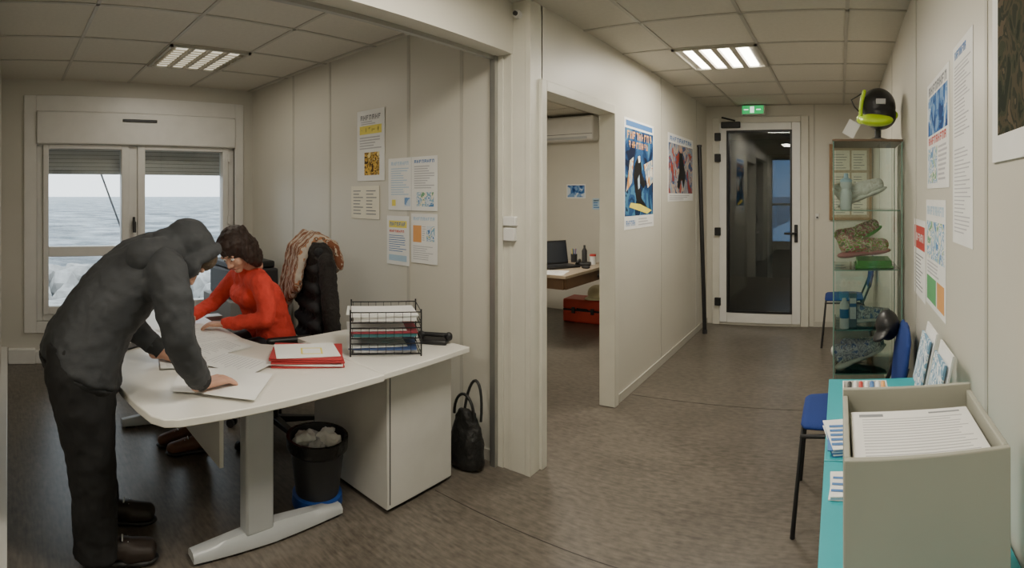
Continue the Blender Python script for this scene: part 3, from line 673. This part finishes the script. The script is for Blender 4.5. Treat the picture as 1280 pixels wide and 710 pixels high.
shoe('running_shoe',(.035,3.14,SH[3]+.015),radians(6),m_sw,m_solew,1.12,tilt=radians(-22))
shoe('running_shoe.001',(.03,3.10,SH[2]+.055),radians(4),m_sp,m_solep,1.12,tilt=radians(-6))
shoe('running_shoe.002',(.05,3.26,SH[2]+.09),radians(10),m_sp,m_solegn,1.05,tilt=radians(-30))
shoe('running_shoe.003',(.11,3.12,SH[1]+.01),radians(10),m_sg,m_solew,.85,tilt=radians(-4))
shoe('running_shoe.004',(.02,3.08,SH[0]+.01),radians(12),m_sg,m_solew,1.1,tilt=radians(-20))
shoe('running_shoe.005',(.06,3.25,SH[0]+.01),radians(12),m_sg,m_solew,1.0,tilt=radians(-14))
gs=Grp('shoe_stand',(.2,3.2,SH[2]),world=True)
box('acrylic_block',.10,.30,3.06,3.30,SH[2],SH[2]+.045,m_solegn,gs,.004); box('acrylic_lip',.09,.31,3.05,3.31,SH[2]+.001,SH[2]+.012,m_solegn,gs,.002)
g=Grp('water_bottle',(.035,3.06,SH[3]))
lathe('body',[(.0,0),(.032,0),(.034,.01),(.034,.10),(.026,.12),(.034,.14),(.033,.16)],(0,0,0),M('bottle_translucent',(.62,.68,.70),.2),g,n=20); lathe('cap',[(.034,.16),(.034,.175),(.014,.185),(.012,.21),(0,.212)],(0,0,0),m_lblue,g,n=20)
g=Grp('spray_bottle',(.025,3.05,SH[1]))
lathe('body',[(0,0),(.026,0),(.026,.14),(.013,.16),(.013,.175),(0,.176)],(0,0,0),m_paper,g,n=20); lathe('label',[(.0265,.06),(.027,.062),(.027,.11),(.0265,.112)],(0,0,0),m_blue,g,n=20,cap=False); box('trigger',-.03,.025,-.01,.01,.172,.21,m_blue,g,.004)
g=Grp('product_box',(.075,3.07,SH[1])); box('carton',-.022,.022,-.015,.015,0,.20,M('carton_grey',(.12,.13,.15),.5),g,.002); box('label',-.018,.018,-.0165,-.015,.05,.17,m_paper,g); box('stripe',-.019,.019,-.0175,-.0165,.12,.14,m_blue,g)
# helmet on the cabinet
g=Grp('cycling_helmet',(.21,3.14,ct+.02),world=True)
mhe=M('neon_yellow',(.55,.80,.02),.4)
hz=ct+.215; hx=.225
blob('shell',[('e',(hx,3.14,hz),(.108,.13,.115)),('e',(hx+.01,3.12,hz-.05),(.10,.12,.085))],m_blk,g,vox=.008)
blob('visor',[('e',(hx-.015,3.05,hz-.085),(.10,.10,.038),Matrix.Rotation(.25,3,'X')),((hx-.10,3.1,hz-.075),(hx+.09,3.1,hz-.05),.030,.028)],mhe,g,vox=.007)
blob('neon_band',[((hx-.105+.004*i*i*.15,3.07,hz-.05+.022*i),(hx-.105+.004*(i+1)**2*.15,3.07,hz-.05+.022*(i+1)),.012,.012) for i in range(6)],mhe,g,vox=.005)
box('logo',hx-.02,hx+.035,3.005,3.018,hz+.0,hz+.03,m_txtl,g,.002)
lathe('stand',[(0,0),(.06,0),(.06,.01),(.02,.02),(.02,.11),(0,.11)],(hx,3.14,ct+.017),m_dk,g)
tube('strap',[(hx-.09,3.08,hz-.06),(hx-.14,3.06,hz-.01),(hx-.16,3.06,hz+.03),(hx-.10,3.08,hz+.07)],.004,m_dk,g)
g=Grp('price_tag',(.06,3.04,ct+.05),world=True); box('card',.03,.10,3.03,3.032,ct+.03,ct+.12,m_paper,g,rot=Matrix.Rotation(.5,3,'Y')); tube('string',[(.07,3.03,ct+.10),(.11,3.04,ct+.14)],.001,m_paper,g)
g=Grp('leaflet_pile',(.16,3.2,ct+.02),world=True); boxes('sheets',[(.02,.33,3.02,3.4,ct+.0145,ct+.017)],m_paper2,g)

# ------------------------------------------------------------------ turquoise tables + things
m_tq=M('turquoise_laminate',(.03,.37,.43),.4,var=.03)
for k,(y0,y1) in enumerate(((.10,1.497),(1.503,2.17))):
    g=Grp('turquoise_table' if k==0 else 'turquoise_table.001',(.16,(y0+y1)/2,0),world=True)
    box('top',-.045,XR-.01,y0,y1,.69,.72,m_tq,g,.003)
    box('side_near',-.03,XR-.015,y0+.02,y0+.04,0,.69,m_tq,g); box('side_far',-.03,XR-.015,y1-.04,y1-.02,0,.69,m_tq,g)
    box('front_apron',-.03,-.012,y0+.04,y1-.04,.55,.69,m_tq,g)
m_bx=M('grey_green_laminate',(.38,.38,.32),.45)
g=Grp('document_box',(.14,.92,.72),world=True)
bx0,bx1,by0,by1=.006,.268,.80,1.075; zt=1.07
box('front',bx0,bx1,by0,by0+.012,.72,zt,m_bx,g,.002)
box('back',bx0,bx1,by1-.012,by1,.72,zt+.012,m_bx,g,.002)
box('left_side',bx0,bx0+.010,by0+.012,by1-.012,.72,zt,m_bx,g,.002)
box('right_side',bx1-.010,bx1,by0+.012,by1-.012,.72,zt,m_bx,g,.002)
box('fill_shelf',bx0+.010,bx1-.010,by0+.012,by1-.012,1.0,1.015,m_bx,g)
box('form_stack',bx0+.014,bx1-.022,by0+.016,by1-.060,1.015,1.056,m_paper,g,.001)
boxes('form_print',[(bx0+.035,bx1-.035-random.random()*.03,by0+.030+.0105*i,by0+.032+.0105*i,1.056,1.0564) for i in range(15)],m_txtl,g)
boxes('form_heading',[(bx0+.03,bx0+.075,by1-.085,by1-.074,1.056,1.0564),(bx1-.1,bx1-.04,by1-.08,by1-.074,1.056,1.0564)],m_txt,g)
g=Grp('leaflet',(-.01,1.62,.72),radians(5))
for i in range(6): box('brochure_%d'%i,-.028,.05,-.10,.10,.001+i*.004,.004+i*.004,[m_blue,m_paper,m_blue,m_lblue][i%4],g,rot=Matrix.Rotation(random.uniform(-.1,.1),3,'Z'))
boxes('brochure_print',[(-.02,.03,-.08+.03*i,-.065+.03*i,.0255,.026) for i in range(5)],m_blue,g)
g=Grp('leaflet.001',(.0,1.36,.72),radians(-4))
for i in range(3): box('brochure_%d'%i,-.025,.045,-.06,.06,.001+i*.004,.004+i*.004,[m_paper,m_lblue][i%2],g,rot=Matrix.Rotation(random.uniform(-.1,.1),3,'Z'))
boxes('brochure_print',[(-.02,.03,-.04+.03*i,-.03+.03*i,.013,.0135) for i in range(3)],m_blue,g)
g=Grp('stationery_box',(.09,1.85,.72))
boxes('tray',[(-.08,.08,-.10,.10,0,.004),(-.08,-.076,-.10,.10,0,.07),(.076,.08,-.10,.10,0,.07),(-.076,.076,-.10,-.096,0,.07),(-.076,.076,.096,.10,0,.07)],m_paper,g)
for i in range(7): cyl('marker_%d'%i,(-.06+.02*i,-.06,.02+.04),(-.055+.02*i,.06,.075),.008,[m_dk,m_paper,m_red,m_paper,m_blue,m_paper,m_orange][i],g,n=12)
# leaflets standing against the wall
pic_lf=PIC('pic_leaflet_cover',[(.55,.65,.75),(.2,.35,.5),(.75,.78,.8),(.35,.5,.62),(.15,.2,.3)],9)
for k,(y,c) in enumerate(((1.80,pic_lf),(1.55,pic_lf))):
    g=Grp('leaflet_holder' if k==0 else 'leaflet_holder.001',(.315,y,.72),0)
    rt=Matrix.Rotation(radians(12),3,'Y')
    box('back_panel',-.03,-.024,-.09,.09,.005,.30,m_paper,g,rot=rt); box('brochure',-.038,-.031,-.078,.078,.10,.27,c,g,rot=rt); box('cover_band',-.041,-.038,-.08,.08,.03,.09,m_paper,g,rot=rt)
    boxes('foot',[(-.08,.03,-.09,.09,0,.006),(-.08,-.074,-.09,.09,0,.04)],mgl,g)

# ------------------------------------------------------------------ side room furniture
g=Grp('side_room_desk',(-3.0,4.85,0),world=True)
m_dw=M('brown_desk',(.16,.09,.05),.4,var=.2,vscale=5)
box('top',-3.7,-2.45,4.3,5.4,.69,.72,M('desk_beige',(.42,.34,.25),.4),g,.003); boxes('apron',[(-3.66,-2.5,4.34,4.36,.58,.69),(-2.5,-2.48,4.36,5.36,.58,.69)],m_dw,g)
boxes('end_panels',[(-3.64,-3.60,4.75,5.2,0,.69),(-2.54,-2.50,5.26,5.36,0,.69)],m_dw,g,.003)
g=Grp('laptop',(-2.82,4.80,.72),radians(62))
box('base',-.19,.19,-.13,.13,.0,.022,m_blk,g,.004); box('keyboard',-.16,.16,-.05,.10,.022,.024,m_dk,g)
box('screen',-.19,.19,.13,.142,.02,.27,m_blk,g,.004,rot=Matrix.Rotation(radians(-12),3,'X')); box('display',-.175,.175,.127,.131,.035,.255,M('laptop_display',(.03,.035,.045),.15),g,rot=Matrix.Rotation(radians(-12),3,'X'))
g=Grp('desk_bottle',(-2.75,5.25,.72)); lathe('body',[(0,0),(.03,0),(.03,.14),(.012,.17),(.012,.2),(0,.2)],(0,0,0),m_dk,g,n=16)
g=Grp('desk_bottle.001',(-2.62,5.2,.72)); lathe('body',[(0,0),(.035,0),(.035,.09),(0,.09)],(0,0,0),m_paper,g,n=16); lathe('cap',[(.036,.09),(.036,.11),(0,.11)],(0,0,0),m_red,g,n=16)
g=Grp('desk_phone.001',(-2.66,5.05,.72),radians(20)); box('base',-.08,.08,-.07,.07,0,.035,m_blk,g,.008); blob('handset',[((-.05,-.07,.05),(-.05,.07,.05),.014,.014),((-.05,-.07,.045),(-.05,-.07,.04),.02,.02),((-.05,.07,.045),(-.05,.07,.04),.02,.02)],m_blk,g,vox=.005)
g=Grp('pen_pot',(-2.9,5.28,.72)); lathe('cup',[(0,0),(.035,0),(.038,.09),(.034,.09),(.03,.01),(0,.008)],(0,0,0),m_dk,g,n=16)
for i in range(5): cyl('pen_%d'%i,(.01*cos(i*1.3),.01*sin(i*1.3),.01),(.028*cos(i*1.3),.028*sin(i*1.3),.15),.004,[m_blue,m_red,m_blk,m_yel,m_blue][i],g,n=8)
sheets('paper_sheet.006',-2.65,4.45,.72,.3,n=2)
g=Grp('computer_mouse',(-2.53,4.86,.72)); blob('shell',[('e',(0,0,.014),(.05,.03,.018))],m_blk,g,vox=.005)
g=Grp('red_tool_case',(-2.86,5.55,0),radians(4))
m_rd=M('red_plastic',(.55,.06,.035),.4)
box('lower_shell',-.26,.26,-.15,.15,0,.14,m_rd,g,.02); box('upper_shell',-.26,.26,-.15,.15,.15,.27,m_rd,g,.02); box('seam',-.255,.255,-.145,.145,.135,.155,m_dk,g)
boxes('latches',[(-.14,-.10,-.165,-.15,.11,.18),(.10,.14,-.165,-.15,.11,.18)],m_dk,g,.003); tube('handle',[(-.06,-.15,.15),(-.06,-.18,.17),(.06,-.18,.17),(.06,-.15,.15)],.009,m_dk,g)
g=Grp('safety_helmet',(-2.73,5.53,.27)); blob('shell',[('e',(0,0,.075),(.11,.12,.09)),('e',(0,-.03,.018),(.13,.16,.015))],M('helmet_cream',(.72,.66,.42),.4),g,vox=.008)
g=Grp('air_conditioner',(-3.3,YE-.1,2.3),world=True)
box('body',-3.70,-2.90,YE-.20,YE,2.16,2.46,m_white,g,.03,seg=4); box('outlet_louvre',-3.62,-2.98,YE-.207,YE-.16,2.175,2.205,m_gsteel,g,.004); box('seam',-3.69,-2.91,YE-.203,YE-.19,2.235,2.24,m_dk,g)
g=Grp('power_socket',(-2.75,YE,.42),world=True); box('plate',-2.79,-2.71,YE-.012,YE,.38,.46,m_white,g,.003); box('recess',-2.765,-2.735,YE-.014,YE-.01,.405,.435,m_dk,g,.002)

# ------------------------------------------------------------------ people
def hand(name,wrist,fdir,up,mat,g,thumb=1,curl=.35,s=1.0,pinch=False):
    R=frame(fdir,up).to_4x4(); T=Matrix.Translation(wrist)@R@Matrix.Scale(s,4)
    it=[]
    ys=(.030,.010,-.010,-.029); ln=(.070,.078,.072,.056); 
    for k,(y,l) in enumerate(zip(ys,ln)):
        y*=thumb
        it.append(((0,y*.55,.0),(.085,y,.006),.015,.0115))
        p=Vector((.085,y,.006)); a_=curl*(.6+.1*k); sp=y*.9
        for j,(f,rr0,rr1) in enumerate(((.45,.0098,.0088),(.32,.0088,.0080),(.23,.0080,.0068))):
            q=p+Vector((cos(a_),sp*1.6,-sin(a_)))*l*f
            it.append((tuple(p),tuple(q),rr0,rr1)); p=q; a_+=curl*.75
    it.append(((.015,.022*thumb,-.004),(.048,.050*thumb,-.010),.016,.012)); it.append(((.048,.050*thumb,-.010),(.075,.060*thumb,-.016),.0115,.0095)); it.append(((.075,.060*thumb,-.016),(.096,.060*thumb,-.020),.0095,.0078))
    it.append(((-.04,0,0),(.01,0,0),.024,.022))
    return blob(name,it,mat,g,vox=.0035,smooth=2,T=T)
def head(g,c,f,u,skin=m_skin,s=1.0,brow=None):
    R=frame(f,u); T=Matrix.Translation(c)@R.to_4x4()@Matrix.Scale(s,4)
    it=[('e',(-.01,0,.035),(.095,.076,.085)),('e',(.02,0,-.03),(.072,.062,.085)),('e',(.058,0,-.095),(.026,.030,.022)),
        ((.088,0,.008),(.108,0,-.036),.007,.012),((.098,.011,-.040),(.098,-.011,-.040),.008,.008),
        ('e',(.056,.034,-.032),(.03,.027,.03)),('e',(.056,-.034,-.032),(.03,.027,.03)),((.078,.04,.02),(.084,-.04,.02),.011,.011),
        ('e',(-.005,.078,-.01),(.019,.009,.031)),('e',(-.005,-.078,-.01),(.019,.009,.031)),((.083,.018,-.066),(.083,-.018,-.066),.008,.008),
        ((-.02,0,-.06),(-.05,0,-.17),.056,.058)]
    blob('head',it,skin,g,vox=.0055,smooth=2,T=T)
    for sy in(-1,1):
        blob('eye_%d'%sy,[('e',(.081,.031*sy,.001),(.010,.013,.008))],m_eye,g,vox=.002,smooth=0,T=T)
        blob('iris_%d'%sy,[('e',(.089,.031*sy,-.001),(.004,.0055,.0055))],m_iris,g,vox=.0015,smooth=0,T=T)
        blob('eyebrow_%d'%sy,[((.092,.018*sy,.024),(.083,.045*sy,.024),.004,.003)],brow or m_iris,g,vox=.002,smooth=0,T=T)
    blob('lips',[((.091,.015,-.0625),(.091,-.015,-.0625),.0045,.0045),((.090,.012,-.070),(.090,-.012,-.070),.005,.005)],m_lip,g,vox=.002,smooth=1,T=T)
    return T
# ---- man
g=Grp('standing_man',(-2.12,.4,0),world=True)
m_jk=M('grey_jacket',(.038,.041,.046),.75,var=.12,vscale=6,bump=.35,bscale=14,stretch=(1,1,1.6))
m_jk2=M('jacket_dark_panel',(.014,.015,.017),.8,bump=.4,bscale=18)
m_tr=M('black_trousers',(.011,.011,.012),.85,var=.15,bump=.4,bscale=10,stretch=(1.5,1.5,.6))
XM=-2.12
it=[('l',[((XM,.285,.765),(0,.925,-.38),.205,.165),((XM,.290,.79),(0,.925,-.38),.230,.180),((XM,.305,.87),(0,.9,-.43),.218,.165),((XM,.365,.98),(0,.82,-.57),.205,.148),((XM,.46,1.09),(0,.75,-.66),.213,.148),((XM,.555,1.185),(0,.65,-.76),.215,.128),((XM+.005,.63,1.235),(0,.55,-.83),.165,.098),((XM+.02,.685,1.262),(0,.5,-.86),.09,.07)])]
it+=[((XM-.17,.59,1.19),(XM+.17,.59,1.19),.085,.085)]
it+=chain([((XM+.185,.59,1.19),.086),((-1.87,.60,1.09),.076),((-1.835,.61,.965),.066),((-1.86,.66,.85),.058),((-1.90,.715,.773),.047)])
it+=chain([((XM-.185,.59,1.19),.086),((-2.37,.55,1.08),.076),((-2.42,.53,.95),.066),((-2.41,.60,.84),.057),((-2.37,.67,.773),.047)])
blob('jacket',it,m_jk,g,vox=.010,smooth=3,disp=.020,dscale=.05)
blob('jacket_hem',[('l',[((XM,.281,.748),(0,.925,-.38),.208,.166),((XM,.287,.778),(0,.925,-.38),.226,.180)])],m_jk2,g,vox=.009,smooth=1)
hc=Vector((XM+.06,.715,1.225)); hf=Vector((.12,.48,-.84)); hu=Vector((0,.84,.48))
m_hair=M('brown_grey_hair',(.12,.085,.055),.9,bump=.8,bscale=120)
Th=head(g,hc,hf,hu)
blob('hair',[('e',(-.008,0,.048),(.102,.084,.088)),('e',(.045,0,.085),(.055,.06,.035)),('e',(.02,0,.06),(.085,.078,.06))],m_hair,g,vox=.007,smooth=1,disp=.012,dscale=.02,T=Th)
hood=[('e',(-.035,0,.035),(.108,.108,.105)),('e',(-.05,0,-.05),(.098,.108,.10)),('e',(-.005,0,.06),(.095,.098,.075))]
for i in range(13):  # rim roll of the hood
    a0=pi*(-.12+1.24*i/13); a1=pi*(-.12+1.24*(i+1)/13)
    hood.append(((.030+.015*sin(a0),.100*cos(a0),.01+.122*sin(a0)),(.030+.015*sin(a1),.100*cos(a1),.01+.122*sin(a1)),.022,.022))
hood+=[((.045,.095,-.02),(.04,.07,-.11),.034,.036),((.045,-.095,-.02),(.04,-.07,-.11),.034,.036),((.03,.07,-.11),(.04,-.07,-.11),.034,.034),((-.06,.06,-.08),(-.10,.10,-.17),.07,.07),((-.06,-.06,-.08),(-.10,-.10,-.17),.07,.07)]
blob('hood',hood,m_jk,g,vox=.008,smooth=3,disp=.014,dscale=.05,T=Th)
# cuffs, hands
cyl('cuff_near',(-1.893,.703,.787),(-1.912,.735,.752),.047,m_jk2,g,r1=.040); cyl('cuff_far',(-2.375,.66,.785),(-2.355,.70,.748),.047,m_jk2,g,r1=.040)
hand('hand_near',(-1.915,.745,.742),(-.25,.95,-.06),(0,0,1),m_skin,g,thumb=1,curl=.26)
hand('hand_far',(-2.35,.705,.738),(.25,.95,-.06),(0,0,1),m_skin,g,thumb=-1,curl=.28)
# trousers
Yv=(0,1,0)
it=[('l',[((XM+.085,.265,.90),Yv,.10,.115),((XM+.095,.275,.80),Yv,.118,.140),((XM+.10,.29,.66),Yv,.105,.125),((XM+.09,.315,.48),Yv,.088,.102),((XM+.07,.335,.30),Yv,.080,.092),((XM+.05,.345,.10),Yv,.078,.090),((XM+.045,.348,.045),Yv,.080,.094)]),
    ('l',[((XM-.085,.265,.90),Yv,.10,.115),((XM-.095,.275,.80),Yv,.118,.140),((XM-.13,.30,.66),Yv,.105,.125),((XM-.16,.345,.48),Yv,.088,.102),((XM-.20,.385,.30),Yv,.080,.092),((XM-.22,.41,.10),Yv,.078,.090),((XM-.22,.412,.045),Yv,.080,.094)]),
    ((XM-.07,.265,.84),(XM+.07,.265,.84),.115,.115)]
blob('trousers',it,m_tr,g,vox=.010,smooth=3,disp=.018,dscale=.06)
m_shoe=M('brown_black_shoe',(.025,.016,.012),.5)
shoe('shoe_near',(XM+.045,.345,0),radians(86),m_shoe,m_blk,1.05,g=g); shoe('shoe_far',(XM-.22,.41,0),radians(80),m_shoe,m_blk,1.05,g=g)
# ---- woman
g=Grp('seated_woman',(-2.84,1.45,0),world=True)
m_sweat=M('red_sweater',(.66,.055,.035),.85,var=.12,vscale=14,bump=.6,bscale=50)
xw=-2.84
it=[]
for dx,rr in((-.07,.11),(.07,.11)):
    it+=chain([((xw+dx*1.2,1.545,.56),rr+.015),((xw+dx,1.52,.70),rr),((xw+dx*1.15,1.46,.86),rr),((xw+dx,1.40,.975),rr-.035)])
it+=[((xw-.15,1.40,.975),(xw+.16,1.385,.975),.062,.062),((xw,1.39,.99),(xw+.01,1.36,1.04),.062,.05),((xw-.07,1.37,.88),(xw+.07,1.37,.88),.070,.070)]
it+=chain([((xw+.17,1.385,.975),.062),((xw+.24,1.38,.87),.055),((xw+.27,1.36,.79),.049),((xw+.17,1.26,.765),.043),((xw+.085,1.20,.748),.034)])
it+=chain([((xw-.16,1.40,.975),.062),((xw-.24,1.33,.87),.055),((xw-.26,1.26,.79),.049),((xw-.22,1.17,.765),.043),((xw-.17,1.10,.748),.034)])
blob('sweater',it,m_sweat,g,vox=.010,smooth=4,disp=.020,dscale=.045)
wf=Vector((.30,-.70,-.58)); wu=Vector((.12,-.55,.80))
m_hw=M('dark_brown_hair',(.028,.013,.009),.6,bump=1.0,bscale=50,var=.3,vscale=30,stretch=(1,1,.35))
Tw=head(g,Vector((-2.775,1.275,1.155)),wf,wu,s=.96)
hair=[('e',(-.02,0,.045),(.112,.104,.103)),('e',(-.045,0,-.02),(.095,.112,.10)),('e',(.045,0,.088),(.052,.075,.035)),('e',(-.01,.088,-.02),(.058,.036,.085)),('e',(-.01,-.088,-.02),(.058,.036,.085)),('e',(-.065,0,-.09),(.065,.10,.075)),('e',(-.03,.08,-.09),(.045,.035,.06)),('e',(-.03,-.08,-.09),(.045,.035,.06))]
for i in range(14):
    a_=random.uniform(0,2*pi); b_=random.uniform(-.6,1.0); d=Vector((cos(a_)*cos(b_),sin(a_)*cos(b_),sin(b_)))
    if d.x>.45 and d.z<.6: continue
    hair.append(('e',(-.02+d.x*.10,d.y*.10,.02+d.z*.10),(.03,.03,.04)))
blob('hair',hair,m_hw,g,vox=.006,smooth=2,disp=.018,dscale=.025,T=Tw)
hand('hand_near',(xw+.075,1.195,.741),(-.55,-.80,-.10),(0,0,1),m_skin,g,thumb=-1,curl=.35,s=.9)
hand('hand_far',(xw-.165,1.09,.741),(.5,-.85,-.10),(0,0,1),m_skin,g,thumb=1,curl=.35,s=.9)
m_trw=M('dark_skirt_trousers',(.03,.028,.035),.85)
it=chain([((xw+.09,1.55,.57),.095),((xw+.09,1.12,.545),.068),((xw+.05,1.08,.46),.062),((xw,1.10,.12),.045)])
it+=chain([((xw-.09,1.55,.57),.095),((xw-.10,1.12,.545),.068),((xw-.10,1.08,.46),.062),((xw-.14,1.08,.12),.045)])
it+=[((xw-.08,1.57,.57),(xw+.08,1.57,.57),.10,.10)]
blob('trousers',it,m_trw,g,vox=.011,smooth=4,disp=.012,dscale=.08)
m_bt=M('brown_boot',(.14,.06,.03),.5)
shoe('boot_near',(xw,1.10,0),radians(-96),m_bt,m_blk,.92,g=g,boot=True); shoe('boot_far',(xw-.14,1.08,0),radians(-88),m_bt,m_blk,.92,g=g,boot=True)

# ------------------------------------------------------------------ world
w=bpy.data.worlds.new('overcast_sky'); SC.world=w; w.use_nodes=True; nt=w.node_tree
bg=nt.nodes['Background']; tc=nt.nodes.new('ShaderNodeTexCoord'); sp=nt.nodes.new('ShaderNodeSeparateXYZ'); r=nt.nodes.new('ShaderNodeValToRGB')
r.color_ramp.elements[0].position=0.0; r.color_ramp.elements[0].color=(.84,.88,.91,1); r.color_ramp.elements[1].position=.5; r.color_ramp.elements[1].color=(.68,.76,.84,1)
nt.links.new(tc.outputs['Generated'],sp.inputs[0]); nt.links.new(sp.outputs['Z'],r.inputs[0]); nt.links.new(r.outputs[0],bg.inputs['Color'])
bg.inputs['Strength'].default_value=3.2

# ------------------------------------------------------------------ camera : phone panorama (cylindrical projection)
cd=bpy.data.cameras.new('panorama_camera'); cam=bpy.data.objects.new('panorama_camera',cd); COL.objects.link(cam)
cam.location=(0,0,1.47); cam.rotation_euler=(radians(90),0,.6193)
cd.sensor_width=36; cd.lens=12.4; cd.clip_start=.02; cd.clip_end=5000
cd.type='PANO'
PAN=dict(central_cylindrical_range_u_min=-.96677,central_cylindrical_range_u_max=.96677,central_cylindrical_range_v_min=-.7024,central_cylindrical_range_v_max=.3701,central_cylindrical_radius=1.0)
tgt=cd if hasattr(cd,'panorama_type') else cd.cycles
tgt.panorama_type='CENTRAL_CYLINDRICAL'
for k,v in PAN.items(): setattr(tgt,k,v)
SC.camera=cam
